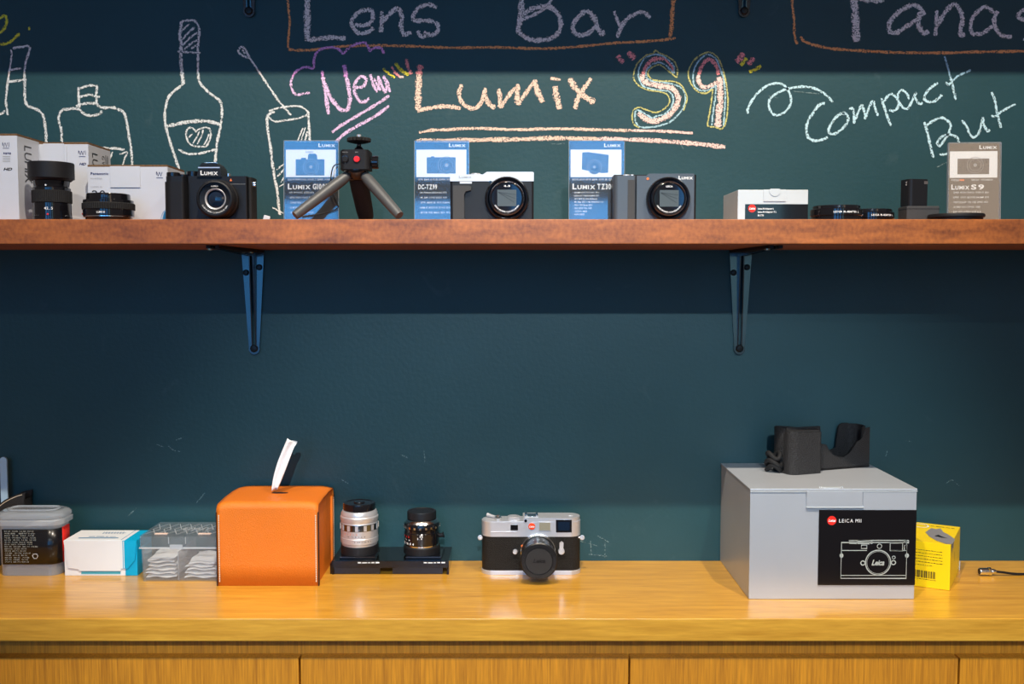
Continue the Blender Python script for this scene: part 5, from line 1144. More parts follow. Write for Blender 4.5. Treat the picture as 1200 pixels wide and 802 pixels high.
# silver lens
sl = empty('camera_lens', (at(421.5, 640, -0.042).x, -0.042, ZL), label='silver camera lens with black caps on the smoked stand', cat='camera lens')
r = 0.0277; h = at(421, 588, -0.045).z-ZL; k = h/0.072
build('rear_cap', lathe(BM(), [(r*0.99, 0), (r*1.0, 0.001), (r*1.0, 0.0105*k), (r*0.96, 0.012*k)], seg=72, ribs=(1, 2, 0.015)), M['matte'], sl)
build('barrel', lathe(BM(), [(r*0.94, 0.012*k), (r*0.95, 0.0145*k), (r*0.99, 0.0155*k), (r, 0.017*k), (r, 0.023*k), (r*0.985, 0.0235*k), (r*0.985, 0.033*k), (r*0.99, 0.0335*k), (r*0.99, 0.043*k), (r*0.955, 0.0445*k), (r*1.0, 0.047*k), (r*1.01, 0.052*k), (r*0.96, 0.0535*k), (r*0.97, 0.056*k), (r*0.90, 0.060*k), (r*0.86, 0.0605*k)], seg=96), M['silver'], sl)
build('grip_groove', lathe(BM(), [(r*0.992, 0.0340*k), (r*0.996, 0.0343*k), (r*0.996, 0.0427*k), (r*0.992, 0.0430*k)], seg=96, caps=False), M['gunmetal'], sl)
b = BM()
for i in range(28):
    a = 2*PI*i/28; 
    if i % 2 == 0:
        m_ = Matrix.Rotation(a, 4, 'Z'); g_ = bmesh.ops.create_cube(b, size=1)['verts']
        for v in g_: v.co = m_ @ Vector((v.co.x*0.0044, -r*0.998+v.co.y*0.0014, 0.0385*k+v.co.z*0.0075*k))
build('scalloped_ring', b, M['silver'], sl)
letters('lettering', M['ink_black'], sl, lambda b: (curvetext(b, '2   2.8  4  5.6  8  11', r*1.006, 0.0190*k, 0.0018, -6, 2.4), curvetext(b, '16 11 8 5.6 4', r*0.994, 0.0262*k, 0.0018, -30, 4.5)))
letters('scale_marks', M['ink_orange'], sl, lambda b: curvetext(b, '5 3 2 1.5', r*0.994, 0.0295*k, 0.0020, -40, 5))
build('front_cap', lathe(BM(), [(r*0.80, 0.060*k), (r*0.86, 0.0612*k), (r*0.86, 0.0690*k), (r*0.82, 0.0705*k), (r*0.70, 0.0708*k), (r*0.66, 0.0700*k), (r*0.3, 0.0702*k), (r*0.28, 0.0718*k), (0, 0.0720*k)], seg=80, ribs=(1, 2, 0.02)), M['gloss'], sl)
# black lens
bl = empty('camera_lens', (at(494.5, 640, -0.042).x, -0.042, ZL), label='black camera lens with focusing tab on the smoked stand', cat='camera lens')
r = 0.0268; h = at(494, 598.5, -0.045).z-ZL; k = h/0.060
build('rear_cap', lathe(BM(), [(r*1.0, 0), (r*1.01, 0.001), (r*1.01, 0.0095*k), (r*0.96, 0.011*k)], seg=72, ribs=(1, 2, 0.015)), M['matte'], bl)
build('mount_ring', lathe(BM(), [(r*0.80, 0.0108*k), (r*0.93, 0.0110*k), (r*0.93, 0.0128*k), (r*0.8, 0.0130*k)], seg=72), M['chrome'], bl)
build('barrel', lathe(BM(), [(r*0.93, 0.0129*k), (r*0.97, 0.014*k), (r*0.98, 0.017*k), (r*0.98, 0.030*k), (r*0.95, 0.031*k), (r*0.95, 0.035*k), (r*0.99, 0.036*k), (r*0.99, 0.041*k), (r*0.94, 0.044*k)], seg=80), M['gloss'], bl)
build('silver_ring', lathe(BM(), [(r*0.95, 0.0435*k), (r*0.90, 0.0455*k), (r*0.84, 0.0475*k), (r*0.80, 0.048*k)], caps=False, seg=80), M['chrome'], bl)
b = BM()
for i in range(20):
    a = 2*PI*i/20; m_ = Matrix.Rotation(a, 4, 'Z'); g_ = bmesh.ops.create_cube(b, size=1)['verts']
    for v in g_: v.co = m_ @ Vector((v.co.x*0.0030, -r*0.995+v.co.y*0.0010, 0.0385*k+v.co.z*0.0030*k))
build('scalloped_ring', b, M['chrome'], bl)
build('front_cap', lathe(BM(), [(r*0.72, 0.0475*k), (r*0.80, 0.049*k), (r*0.80, 0.0580*k), (r*0.76, 0.0595*k), (r*0.66, 0.0597*k), (r*0.62, 0.0588*k), (0, 0.0590*k)], seg=80, ribs=(1, 2, 0.02)), M['plastic'], bl)
b = BM(); tube(b, [(r*0.95, -0.002, 0.024*k), (r*1.15, -0.002, 0.0245*k), (r*1.22, -0.002, 0.0250*k)], [0.0028, 0.0034, 0.0046], 12); build('focusing_tab', b, M['plastic'], bl)
letters('lettering', M['ink_white'], bl, lambda b: (curvetext(b, '22 16 8 4', r*0.988, 0.0150*k, 0.0032, -68, 5.5, .03), curvetext(b, '5.6', r*0.988, 0.0235*k, 0.0026, -8, 6), curvetext(b, '35', r*0.988, 0.0265*k, 0.0030, 0, 6, .03), curvetext(b, 'ft m', r*0.988, 0.0205*k, 0.0026, -60, 7)))
letters('scale_marks', M['ink_red'], bl, lambda b: curvetext(b, '7 4 3', r*0.988, 0.0245*k, 0.0028, -66, 6, .03))

# big silver carton
Yf = -0.188; x0 = at(877.5, 703, Yf).x; x1 = at(1071.5, 703, Yf).x; W_ = x1-x0; H_ = at(975, 573, Yf).z; D_ = 0.186
SB = empty('camera_carton', ((x0+x1)/2, Yf, 0.0002), label='large silver camera carton with black line drawing label', cat='carton')
build('carton_body', box(BM(), -W_/2, W_/2, 0.0006, D_, 0, H_-0.003, 0.0010), M['silvercard'], SB)
b = BM(); box(b, -W_/2-0.0006, W_/2+0.0006, -0.0004, D_+0.0002, H_-0.0032, H_, 0.0010); build('lid', b, M['silvercard'], SB)
zf = at(940, 598.5, Yf).z
fx = lambda px, py=600: at(px, py, Yf).x-(x0+x1)/2
build('lid_edge_highlight', box(BM(), -W_/2-0.0004, W_/2+0.0004, -0.0010, -0.0005, H_-0.0042, H_-0.0030, 0.0002), M['palecard'], SB)  # pale strip paints the bright highlight along the worn lid edge
build('flap_edge_highlight', box(BM(), fx(944), fx(1011.5), -0.0026, -0.0006, at(960, 595.3, Yf).z, at(960, 593.9, Yf).z, 0.0002), M['palecard'], SB)  # pale strip painted as the bright line under the tuck flap
build('front_lid_flap', box(BM(), fx(1011), W_/2-0.0005, -0.0004, 0.0004, zf, H_-0.0033, 0.0003), M['silvercard'], SB)
build('tuck_flap', box(BM(), fx(944.5), fx(1010), -0.0022, -0.0006, at(960, 594.5, Yf).z, H_-0.0030, 0.0006), M['silvercard'], SB)
b = BM(); lathe(b, [(0.016, H_-0.001), (0.016, H_+0.0012), (0.0155, H_+0.0014)], (fx(975), 0.0145, 0), 'z', 36)
for v in b.verts: v.co.y = max(v.co.y, 0.0) if v.co.y < 0.006 else 0.006
bmesh.ops.remove_doubles(b, verts=b.verts, dist=1e-5); build('thumb_tab', b, M['palecard'], SB)
z0, z1 = at(1000, 686, Yf).z, at(1000, 598, Yf).z; xa = fx(959, 640); xb = W_/2-0.0002
build('label', box(BM(), xa, xb, -0.0009, -0.0005, z0, z1), M['labelblack'] if 'labelblack' in M else M['gloss'], SB).__setitem__('label', 'black glossy label')
fr = FRONT(0, -0.0011, 0); FZ = lambda py: at(1000, py, Yf).z
letters('red_dot', M['ink_red'], SB, lambda b: disc(b, fr, fx(974.5, 610), FZ(610.3), 0.0061))
fr2 = FRONT(0, -0.0013, 0)
letters('lettering', M['ink_white'], SB, lambda b: (script(b, fr2, fx(974.5, 610), FZ(611.6), 0.0032, 0.0092), text(b, 'LEICA M11', fr2, fx(983, 610), FZ(612.5), 0.0048, fx(1009, 610)-fx(983, 610), bold=0.0, gap=0.22)))
def cam_drawing(b):
    x = lambda px: fx(px, 650); z = FZ; w_ = 0.0009
    rr = lambda a, c, d, e, w=w_: line(b, fr2, [(x(a), z(c)), (x(d), z(c)), (x(d), z(e)), (x(a), z(e))], w, True)
    rr(985.5, 636, 1062, 678); line(b, fr2, [(x(985.5), z(645.3)), (x(1015.5), z(645.3))], w_*1.2); line(b, fr2, [(x(1043), z(645.3)), (x(1062), z(645.3))], w_*1.2)
    line(b, fr2, [(x(985.5), z(674.5)), (x(1062), z(674.5))], w_); line(b, fr2, [(x(994), z(633.5)), (x(1062), z(633.5))], w_*1.4)
    rr(1004, 634, 1018, 637, 0.0014); rr(994.5, 634, 1003, 637, 0.0009); line(b, fr2, circ(x(1020.5), z(636), 0.0016, 16), 0.0008, True)
    rr(1008.8, 639, 1015.2, 643, 0.0008); rr(1042.5, 636.5, 1057, 645.5, 0.0010); rr(1059.2, 639, 1062, 645, 0.0006); rr(1059, 633.6, 1064, 636, 0.0012)
    line(b, fr2, circ(x(1030), z(640.3), 0.0030, 24), 0.0009, True)
    line(b, fr2, circ(x(1028.8), z(659.5), 0.0168, 48), 0.0013, True); line(b, fr2, circ(x(1028.8), z(659.5), 0.0150, 48), 0.0005, True)
    line(b, fr2, circ(x(1011), z(660), 0.0028, 20), 0.0013, True); line(b, fr2, circ(x(1046.8), z(659.5), 0.0028, 20), 0.0012, True); line(b, fr2, circ(x(1047), z(653.5), 0.0020, 20), 0.0007, True)
    disc(b, fr2, x(985.8), z(651.3), 0.0030, 16, 0.0026); disc(b, fr2, x(1062.5), z(651.3), 0.0030, 16, 0.0026)
    script(b, fr2, x(1028.5), z(662.5), 0.0070, 0.0165)
letters('camera_line_drawing', M['ink_pale'] if 'ink_pale' in M else M['ink_white'], SB, cam_drawing)

# half case on top of the carton
def half_case():
    zb = H_+0.0004; p0 = on(917, 556, zb); ang = math.radians(20)
    r = empty('camera_half_case', (0.3900, -0.0850, zb), ang, 'black leather camera half case lying on the silver carton', 'camera case')
    t = 0.0026; L = 0.150; D = 0.036
    # profile sampled from left to right along the front wall
    def px2x(px): return (px-917)/(1024-917)*L
    top_ = [(px2x(958), 0.0655), (px2x(961), 0.0655), (px2x(961.5), 0.0395), (px2x(967), 0.0385), (px2x(969), 0.0375), (px2x(972), 0.030), (px2x(977), 0.0225), (px2x(984), 0.0185), (px2x(991), 0.0180), (px2x(998), 0.0225), (px2x(1003), 0.030), (px2x(1007), 0.0385), (px2x(1012), 0.0415), (px2x(1015), 0.046), (px2x(1017), 0.0555), (px2x(1019), 0.0585), (L, 0.0595)]
    front = [(0.004, 0.0655)] + top_
    bm = BM(); prism(bm, [(0.004, 0), (L, 0)] + front[::-1], XZ, 0, t)
    build('front_wall', bm, M['leather_black'], r)
    bm = BM(); prism(bm, rrect(0, L, 0, D, [0.004, 0.014, 0.014, 0.004], 6), XY, 0, 0.003); build('bottom', bm, M['leather_black'], r)
    # back wall: tall at the right end, low in the middle, tall at left
    pts = [(0.012, 0), (L-0.012, 0), (L-0.012, 0.062), (L-0.024, 0.062), (L-0.030, 0.058), (L-0.034, 0.026), (L-0.050, 0.020), (0.060, 0.020), (0.045, 0.060), (0.012, 0.064)]
    bm = BM(); prism(bm, pts, XZ, D-t, D); build('back_wall', bm, M['leather_black'], r)
    def end(xc, s, ztop):
        bm = BM(); n = 10; ro = []; ri = []
        for i in range(n+1):
            a = -PI/2 + PI*i/n
            ro.append((xc+s*0.014*math.cos(a), D/2+(D/2)*math.sin(a))); ri.append((xc+s*(0.014-t)*math.cos(a), D/2+(D/2-t)*math.sin(a)))
        bm2 = ro + ri[::-1]
        V = lambda lst, z: [bm.verts.new((x, y, z)) for x, y in lst]
        o0, o1, i0, i1 = V(ro, 0), V(ro, ztop), V(ri, 0), V(ri, ztop)
        for k in range(n):
            bm.faces.new((o0[k], o0[k+1], o1[k+1], o1[k])); bm.faces.new((i0[k], i1[k], i1[k+1], i0[k+1])); bm.faces.new((o1[k], o1[k+1], i1[k+1], i1[k]))
        return bm
    build('right_end', end(L-0.014, 1, 0.0610), M['leather_black'], r)
    build('left_end', end(0.014, -1, 0.0640), M['leather_black'], r)
    # bulging finger grip
    bm = BM(); prism(bm, rrect(0.000, 0.0530, -0.0165, 0.0005, [0.0045, 0.001, 0.001, 0.013], 8), XY, 0.0002, 0.0595)
    prism(bm, rrect(0.002, 0.0515, -0.0145, 0.0005, [0.0040, 0.001, 0.001, 0.012], 8), XY, 0.0593, 0.0625)
    build('finger_grip', bm, M['leather_black'], r, sharp=50)
    bm = BM()
    for k, (zz, rr) in enumerate(((0.007, 0.011), (0.014, 0.012), (0.024, 0.010))):
        tube(bm, [(-0.006+rr*0.8*math.cos(a), 0.016+rr*math.sin(a), zz+0.004*math.sin(a*2+k)) for a in [2*PI*i/20 for i in range(21)]], 0.0035, 10, cap=False)
    build('carrying_strap', bm, M['rubber'], r)
    bm = BM(); lathe(bm, [(0.0045, 0), (0.0045, -0.0003), (0.002, -0.0003)], (px2x(978), 0.010, 0.0), 'z', 20); build('thread_insert', bm, M['chrome'], r)
    bm = BM(); lathe(bm, [(0.0022, 0.0001), (0.0022, 0.0009), (0, 0.0010)], (0.004, -0.0085, 0.052), '-y', 14); build('strap_hole', bm, M['ink_black'], r)
half_case()

# yellow carton, turned
rz = math.radians(30)
YB = empty('accessory_carton', (0.603, -0.151, 0.0002), rz, 'small yellow carton with barcode beside the silver carton', 'carton')
YB.rotation_euler[2] = -rz
# local: right-front corner at origin; front runs to -x, side runs to +y
Wy, Dy, Hy = 0.060, 0.117, 0.064
build('carton_body', box(BM(), -Wy, 0, 0, Dy, 0, Hy, 0.0006), M['yellow'], YB)
fr = FRONT(-Wy, -0.0003, 0)
letters('barcode', M['ink_black'], YB, lambda b: [rect(b, fr, 0.006+x_*0.00105, 0.006+x_*0.00105+w_*0.00045, 0.0135, 0.0235) for x_, w_ in enumerate([1, 2, 1, 1, 3, 0.5, 1, 2, 0.8, 1, 0.5, 2, 1, 3, 1, 0.5, 2, 1, 1, 0.6, 2, 1, 2, 1, 0.7, 1.5, 1, 0.7, 2, 1, 0.5, 2, 1, 1.5])] + [marks(b, fr, 0.006, 0.0110, 0.036, 0.0009, 9)])
letters('small_print', M['ink_black'], YB, lambda b: [marks(b, fr, 0.004, 0.0520-i*0.0042, 0.046 if i < 5 else 0.034, 0.0010, i) for i in range(6)])
frt = frame((-Wy, 0, Hy+0.0003), (1, 0, 0), (0, 1, 0))
letters('printed_shape', M['greyprint'], YB, lambda b: flat(b, frt, [(0.0615, 0.006), (0.0615, 0.036), (0.050, 0.060), (0.042, 0.072), (0.036, 0.092), (0.030, 0.084), (0.024, 0.088), (0.022, 0.074), (0.020, 0.056), (0.028, 0.034), (0.040, 0.014), (0.054, 0.002)]))
fts = frame((0.0003, 0, 0), (0, 1, 0), (0, 0, 1))
letters('printed_shape', M['greyprint'], YB, lambda b: flat(b, fts, [(0.006, Hy-0.0006), (0.036, Hy-0.0006), (0.030, Hy-0.012), (0.022, Hy-0.008), (0.014, Hy-0.015), (0.008, Hy-0.006)]))
letters('printed_mark', M['ink_black'], YB, lambda b: (flat(b, frame((-Wy, 0, Hy+0.0005), (1, 0, 0), (0, 1, 0)), [(0.034, 0.040), (0.044, 0.035), (0.052, 0.036), (0.045, 0.041), (0.038, 0.050)]), marks(b, frt, 0.014, 0.100, 0.040, 0.003, 4), [rect(b, fts, 0.045+i*0.004, 0.046+i*0.004, 0.030, 0.044) for i in range(2)]))
letters('printed_oval', M['ink_white'], YB, lambda b: line(b, frame((-Wy, 0, Hy+0.0004), (1, 0, 0), (0, 1, 0)), circ(0.008, 0.095, 0.011), 0.002, True))
b = BM(); prism(b, [(Dy-0.002, 0.0), (Dy+0.002, 0.0), (Dy+0.0015, 0.013), (Dy-0.002, 0.010)], lambda u, v, t_: (t_, u, v), 0.0003, 0.0012)
build('loose_flap', b, M['whitecard'], YB)

# cable with metal plug
p = on(1149, 676, 0.0)
cp = empty('sync_cable', (p.x, p.y+0.004, 0), label='thin black cable with metal plug lying at the right end of the counter', cat='cable')
build('metal_plug', lathe(BM(), [(0.0048, 0), (0.0052, 0.0006), (0.0052, 0.0125), (0.0060, 0.0130), (0.0060, 0.0160), (0.0032, 0.0175), (0.0038, 0.020), (0.0030, 0.0225), (0.0024, 0.024)], (0, 0, 0.0063), 'x', 32), M['chrome'], cp)
build('plug_socket', lathe(BM(), [(0.0042, -0.0004), (0.0042, 0.0002)], (0, 0, 0.0063), 'x', 24), M['ink_black'], cp)
b = BM(); tube(b, catmull([(0.0235, 0, 0.0062), (0.034, 0.000, 0.0050), (0.055, 0.0015, 0.0022), (0.09, 0.002, 0.0018), (0.16, 0.0, 0.0018), (0.30, 0.01, 0.0018)], 5), 0.0017, 10); build('cord', b, M['cable'], cp)

# clear hinged box with gauze pads
x0, x1 = -0.5285, -0.4155; Yf = -0.108; D_ = 0.082
CB = empty('clear_storage_box', ((x0+x1)/2, Yf, 0.0002), label='clear hinged plastic box of white pads left of the orange cover', cat='storage box')
W_ = x1-x0; zs = at(200, 642.5, Yf).z; zt = at(200, 629, Yf).z; t = 0.0014
def tray(W, D, z0, z1, t, up, ins=0.0, rad=0.003):
    bm = BM(); out = rrect(-W/2, W/2, 0, D, rad, 4); inn = rrect(-W/2+t, W/2-t, t, D-t, max(rad-t, 0.0005), 4)
    fl = z0 if up else z1; rim = z1 if up else z0; fi = z0+t if up else z1-t
    def tap(pts, k): return [(x*(1-k), D/2+(y-D/2)*(1-k)) for x, y in pts]
    of = [bm.verts.new((x, y, fl)) for x, y in tap(out, ins)]; orim = [bm.verts.new((x, y, rim)) for x, y in out]
    irim = [bm.verts.new((x, y, rim)) for x, y in inn]; inf = [bm.verts.new((x, y, fi)) for x, y in tap(inn, ins)]
    n = len(out)
    for i in range(n):
        j = (i+1) % n
        bm.faces.new((of[i], of[j], orim[j], orim[i])); bm.faces.new((orim[i], orim[j], irim[j], irim[i])); bm.faces.new((irim[i], irim[j], inf[j], inf[i]))
    bm.faces.new(of); bm.faces.new(inf[::-1]); return bm
build('base', tray(W_*0.965, D_, 0, zs, t, True, 0.02), M['milkyclear'] if 'milkyclear' in M else M['milky'], CB)
build('lid', tray(W_, D_+0.002, zs+0.0004, zt, t, False, 0.0), M['milkyclear'] if 'milkyclear' in M else M['milky'], CB)
build('divider', box(BM(), -0.003, -0.0018, 0.002, D_-0.004, 0.0016, zs*0.86), M['milky'], CB)
build('rim', box(BM(), -W_/2, W_/2, -0.0016, 0.0, zs-0.0012, zs+0.0010, 0.0004), M['moulding'], CB)
build('latch', box(BM(), -0.0125, 0.0060, -0.0042, -0.0018, zs-0.0015, zs+0.0055, 0.0008), M['milkylid'], CB)
for xx in (-0.015, 0.009): build('latch_rib', box(BM(), xx, xx+0.0010, -0.0016, -0.0003, zs+0.006, zt-0.001), M['milkylid'], CB)
frt = frame((-W_/2, 0, zt+0.0004), (1, 0, 0), (0, 1, 0))
def lidpattern(b):
    for i in range(7):
        xx = 0.008+i*0.0155
        line(b, frt, [(xx-0.004, 0.012), (xx+0.008, 0.040), (xx-0.004, 0.070)], 0.0012); line(b, frt, [(xx+0.010, 0.012), (xx-0.002, 0.040), (xx+0.010, 0.070)], 0.0012)
letters('moulded_pattern', M['moulding'], CB, lidpattern)
letters('moulded_script', M['moulding'], CB, lambda b: line(b, frt, [(0.048+0.0012*i+0.002*math.sin(i*1.1), 0.040+0.011*math.sin(i*0.95)*math.cos(i*0.21)) for i in range(36)], 0.0022))
for xx in (0.018, 0.080):
    build('rubber_foot', box(BM(), -W_/2+xx, -W_/2+xx+0.018, 0.010, 0.016, zt+0.0002, zt+0.0010, 0.0003), M['peach'] if 'peach' in M else M['whitecard'], CB)
def pad(x, y, z, w_, d, seed, base):
    rnd = random.Random(seed); bm = BM(); NX, NY = 12, 8
    th = 0.0042
    a, b_, c_ = rnd.uniform(0, 6), rnd.uniform(0, 6), rnd.uniform(0, 6)
    def P(i, j, s):
        u, v = i/NX, j/NY; e = min(1, 5*min(u, 1-u, v*1.3, (1-v)*1.3))
        zz = 0.0007*math.sin(9*u+a)+0.0006*math.sin(7*v+b_) + base*u*u
        return ((u-0.5)*w_ + 0.0012*math.sin(8*v+c_), (v-0.5)*d+0.001*math.sin(9*u+a), zz + s*th/2*(0.25+0.75*math.sqrt(e)))
    up = [[bm.verts.new(P(i, j, 1)) for j in range(NY+1)] for i in range(NX+1)]; dn = [[bm.verts.new(P(i, j, -1)) for j in range(NY+1)] for i in range(NX+1)]
    for i in range(NX):
        for j in range(NY):
            bm.faces.new((up[i][j], up[i+1][j], up[i+1][j+1], up[i][j+1])); bm.faces.new((dn[i][j], dn[i][j+1], dn[i+1][j+1], dn[i+1][j]))
    for i in range(NX): bm.faces.new((up[i][0], dn[i][0], dn[i+1][0], up[i+1][0])); bm.faces.new((up[i][NY], up[i+1][NY], dn[i+1][NY], dn[i][NY]))
    for j in range(NY): bm.faces.new((up[0][j], up[0][j+1], dn[0][j+1], dn[0][j])); bm.faces.new((up[NX][j], dn[NX][j], dn[NX][j+1], up[NX][j+1]))
    o_ = build('gauze_pad', bm, M['cotton']); o_.location = (x, y, z); o_.rotation_euler = (0, 0, rnd.uniform(-0.05, 0.05)); return o_
cxb = (x0+x1)/2
for i in range(6):
    o_ = pad(cxb-0.0285, Yf+0.038, 0.0055+0.0050*i, 0.043-0.0009*i, 0.062, i, 0.002 if i > 2 else 0)
    tag(o_, ['bottommost', 'second from the bottom', 'third from the bottom', 'fourth from the bottom', 'fifth from the bottom', 'topmost'][i] + ' white gauze pad in the left pile of the clear box', 'gauze pad', 'gauze pads in the left compartment')
for i in range(5):
    o_ = pad(cxb+0.0270, Yf+0.038, 0.0055+0.0050*i, 0.045-0.002*i, 0.062, 20+i, -0.001)
    tag(o_, ['bottommost', 'second from the bottom', 'middle', 'second from the top', 'topmost'][i] + ' white gauze pad in the right pile of the clear box', 'gauze pad', 'gauze pads in the right compartment')

# white and blue carton
x0, x1 = -0.6480, -0.5425; Yf = -0.080; W_ = x1-x0; H_ = at(110, 633.5, Yf).z; D_ = 0.058
WB = empty('paper_carton', ((x0+x1)/2, Yf, 0.0002), label='low white and blue carton between the tub and the clear box', cat='carton')
xs = at(146.5, 650, Yf).x-(x0+x1)/2
build('carton_body', box(BM(), -W_/2, xs, 0, D_, 0, H_, 0.0005), M['whitebox'], WB)
build('blue_end', box(BM(), xs+0.00005, W_/2, 0, D_, 0, H_, 0.0005), M['bluebox'], WB).__setitem__('label', 'blue end of the carton')
fl = at(110, 668, Yf).z; xe = at(160.5, 633, Yf).x-(x0+x1)/2
b = BM(); prism(b, [(-W_/2, H_-0.0005), (-W_/2+0.006, fl+0.003), (-W_/2+0.021, fl+0.001), (-W_/2+0.022, fl-0.0015), (xs-0.006, fl-0.0015), (xs-0.0055, fl+0.002), (xs-0.0028, fl+0.002), (xs-0.0028, H_-0.0005)], XZ, -0.0018, -0.0003); build('front_flap', b, M['whitebox'], WB)
b = BM(); prism(b, [(xs-0.0027, H_-0.0005), (xs-0.0027, fl+0.002), (xs+0.0045, fl+0.002), (xe-0.003, H_*0.45), (xe, H_-0.0005)], XZ, -0.0018, -0.0003); build('front_flap', b, M['bluebox'], WB)
fr = FRONT(0, -0.0003, 0)
letters('printed_strip', M['tealprint'], WB, lambda b: rect(b, fr, -W_/2+0.024, xs-0.007, fl-0.0065, fl-0.0025))
frt = frame((-W_/2, 0, H_+0.0003), (1, 0, 0), (0, 1, 0))
letters('printed_strip', M['ink_blue'], WB, lambda b: (rect(b, frt, 0.016, 0.074, 0.010, 0.0135), marks(b, frt, 0.028, 0.018, 0.040, 0.0030, 5), [line(b, frt, [(0.040+i*0.0042, 0.046), (0.0415+i*0.0042, 0.036), (0.0435+i*0.0042, 0.044)], 0.0009) for i in range(8)], line(b, frt, [(W_+xs-W_/2-0.0055, 0.0), (W_+xs-W_/2-0.0055, D_)], 0.0008)))
letters('printed_line', M['ink_white'], WB, lambda b: rect(b, FRONT(0, -0.0020, 0), xs-0.0015, xs-0.0004, fl+0.0025, H_-0.001))

# translucent tub with black label
x0, x1 = -0.7480, -0.6535; Yf = -0.083; W_ = x1-x0; D_ = 0.052
TB = empty('plastic_tub', ((x0+x1)/2, Yf, 0.0002), label='translucent rounded plastic tub with black label and lid', cat='tub')
zl = 0.0800; HT_ = 0.0935
build('tub_body', tray(W_*0.97, D_, 0, zl, 0.0012, True, 0.05, 0.016), M['milky'], TB)
b = BM()
out = lambda g_, z: [(x, y, z) for x, y in rrect(-W_/2-g_, W_/2+g_, -g_, D_+g_, 0.018, 6)]
loops = [out(0.0012, zl-0.006), out(0.0030, zl-0.0055), out(0.0032, zl+0.0005), out(0.0005, zl+0.0025), out(0.0022, zl+0.004), out(0.0020, HT_-0.006), out(-0.0010, HT_-0.002), out(-0.0060, HT_)]
VV = [[b.verts.new(p_) for p_ in lp] for lp in loops]
for A, B in zip(VV[:-1], VV[1:]):
    for i in range(len(A)): j = (i+1) % len(A); b.faces.new((A[i], A[j], B[j], B[i]))
b.faces.new(VV[-1]); build('lid', b, M['milkylid'], TB)
b = BM(); 
for i in range(28):
    pass
ring = rrect(-W_/2+0.012, W_/2-0.012, 0.012, D_-0.012, 0.010, 5); tube(b, [(x, y, HT_+0.0006) for x, y in ring+ring[:1]], 0.0010, 6, cap=False); build('lid_ridge', b, M['milkylid'], TB)
# wraparound label: front and right side
def wrap(z0_, z1_, xs_, name, m_, i0, i1):
    pr = rrect(-W_/2*0.970-0.0008, W_/2*0.970+0.0008, -0.0008, D_+0.0008, 0.0168, 8)
    # start on the front face at xs_, go through the right corner
    pth = [(xs_, -0.0008)] + [p_ for p_ in pr[0:9]] + [pr[9]]
    pth = pth[i0:i1]
    b = BM(); lo = [b.verts.new((x, y, z0_)) for x, y in pth]; hi = [b.verts.new((x, y, z1_)) for x, y in pth]
    for i in range(len(pth)-1): b.faces.new((lo[i], lo[i+1], hi[i+1], hi[i]))
    o_ = build(name, b, m_, TB, sharp=80); md = o_.modifiers.new('s', 'SOLIDIFY'); md.thickness = 0.0003; return o_
wrap(0.0175, 0.0690, -W_/2+0.0125, 'label', M['tublabel'] if 'tublabel' in M else M['gloss'], 0, 9)['label'] = 'black printed label'
wrap(0.0175, 0.0690, 0, 'label', M['ink_red'], 8, 11)['label'] = 'red end of the label'
fr = FRONT(-W_/2, -0.0016, 0)
def tublines(b):
    rnd = random.Random(3)
    rows = [(t_, 0) for t_ in ['한국 제품 사용 안내', '제품 물티슈', '원단 한국 원단 사용', '사용 카메라 렌즈 사용', '보관 주의 사용 보관', '주의 사용 안내 제품', '용도 렌즈 카메라 기기', '한국 보관 용기 제품', '물티슈 보관 안내', '주의 용기 보관', '사용 주의 안내', '제품 안내 용도', '보관 용도 사용', '한국 제품 주의', '기기 용기 안내']]
    z = 0.0655
    for i, (t_, q) in enumerate(rows):
        text(b, t_, fr, 0.016, z, 0.0015, (0.050 if i < 8 else 0.037)*rnd.uniform(0.80, 1.0), bold=0.0); z -= 0.0032
letters('lettering', M['ink_pale'], TB, tublines)
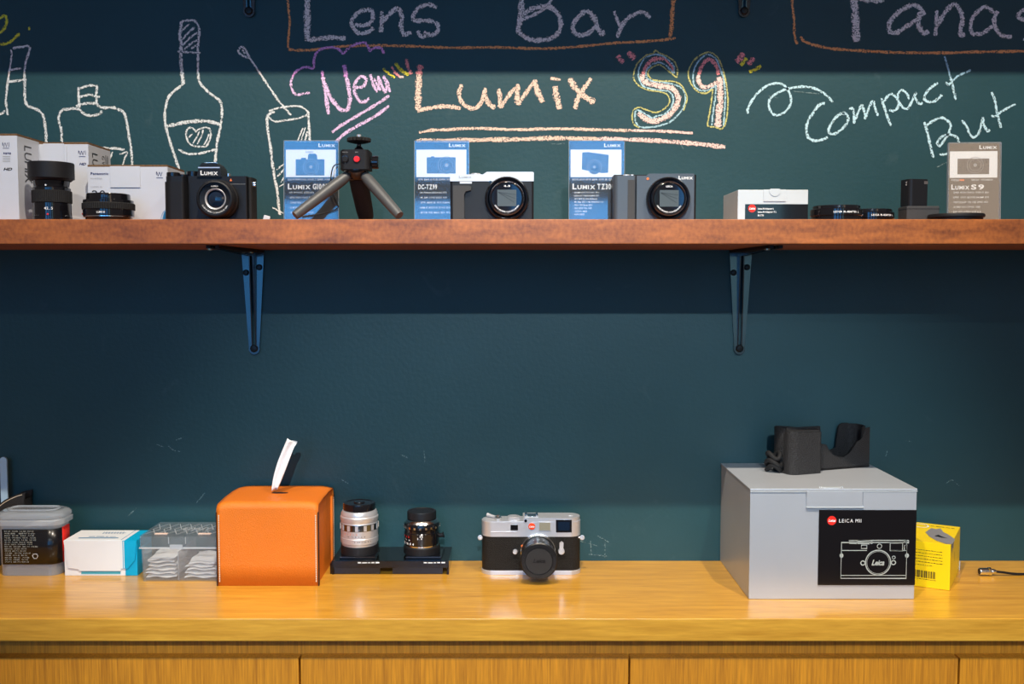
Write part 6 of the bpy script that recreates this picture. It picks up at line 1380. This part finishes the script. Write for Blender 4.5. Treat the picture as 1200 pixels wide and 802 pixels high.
def recycle(b):
    cxr, czr, R = 0.0600, 0.0300, 0.0040
    for k in range(3):
        a0 = PI/2 + k*2*PI/3
        p1 = (cxr+R*math.cos(a0+0.5), czr+R*math.sin(a0+0.5)); p2 = (cxr+R*math.cos(a0+1.6), czr+R*math.sin(a0+1.6))
        line(b, fr, [p1, p2], 0.0012)
    line(b, fr, circ(cxr, czr-0.0002, 0.0034, 3*6), 0.0007, True)
letters('recycling_mark', M['ink_white'], TB, recycle)
pk = pad((x0+x1)/2, Yf+0.026, 0.012, 0.070, 0.036, 77, 0.0); tag(pk, 'crumpled white wipe at the bottom of the translucent tub', 'wipe')
pk2 = pad((x0+x1)/2+0.012, Yf+0.026, 0.070, 0.040, 0.030, 78, 0.004); tag(pk2, 'white wipe bunched under the lid of the translucent tub', 'wipe')

# black leather holder at the left edge with a pale stick
HD_ = empty('leather_holder', (-0.790, -0.0285, 0.0002), label='black leather holder with cream stitching at the left edge', cat='holder')
hp = [(-0.06, 0), (0.062, 0), (0.060, 0.095), (0.062, 0.1105), (0.048, 0.1075), (0.032, 0.100), (0.020, 0.091), (0.010, 0.084), (-0.06, 0.080)]
b = BM(); prism(b, hp, XZ, 0, 0.0025); prism(b, hp, XZ, 0.0235, 0.026); prism(b, [(0.0575, 0), (0.0605, 0), (0.0605, 0.100), (0.0575, 0.098)], XZ, 0.0025, 0.0235); build('leather_shell', b, M['leather_black'], HD_)
b = BM(); sp = catmull([(0.058, 0, 0.1085), (0.047, 0, 0.1050), (0.033, 0, 0.098), (0.021, 0, 0.089), (0.011, 0, 0.081), (-0.05, 0, 0.077)], 8)
for i in range(0, len(sp)-1, 1):
    a, c_ = sp[i], sp[i].lerp(sp[i+1], 0.72); tube(b, [(a.x, -0.0002, a.z-0.001), (c_.x, -0.0002, c_.z-0.001)], 0.0005, 5)
build('stitching', b, M['thread'], HD_)['kind'] = 'stuff'
xs_ = at(4.5, 550, -0.015).x
ST = empty('stick', (xs_, -0.0150, 0.003), label='pale round-tipped stick standing in the black leather holder', cat='stick')
zt_ = at(5, 535.5, -0.015).z
b = BM(); pts = [(-0.0048, 0), (0.0048, 0), (0.0052, zt_-0.010)] + [(0.0052*math.cos(a), zt_-0.0085+0.0052*math.sin(a)) for a in [PI*i/10 for i in range(11)]] + [(-0.0052, zt_-0.010)]
prism(b, pts, XZ, -0.0015, 0.0015); build('blade', b, M['stick'], ST)
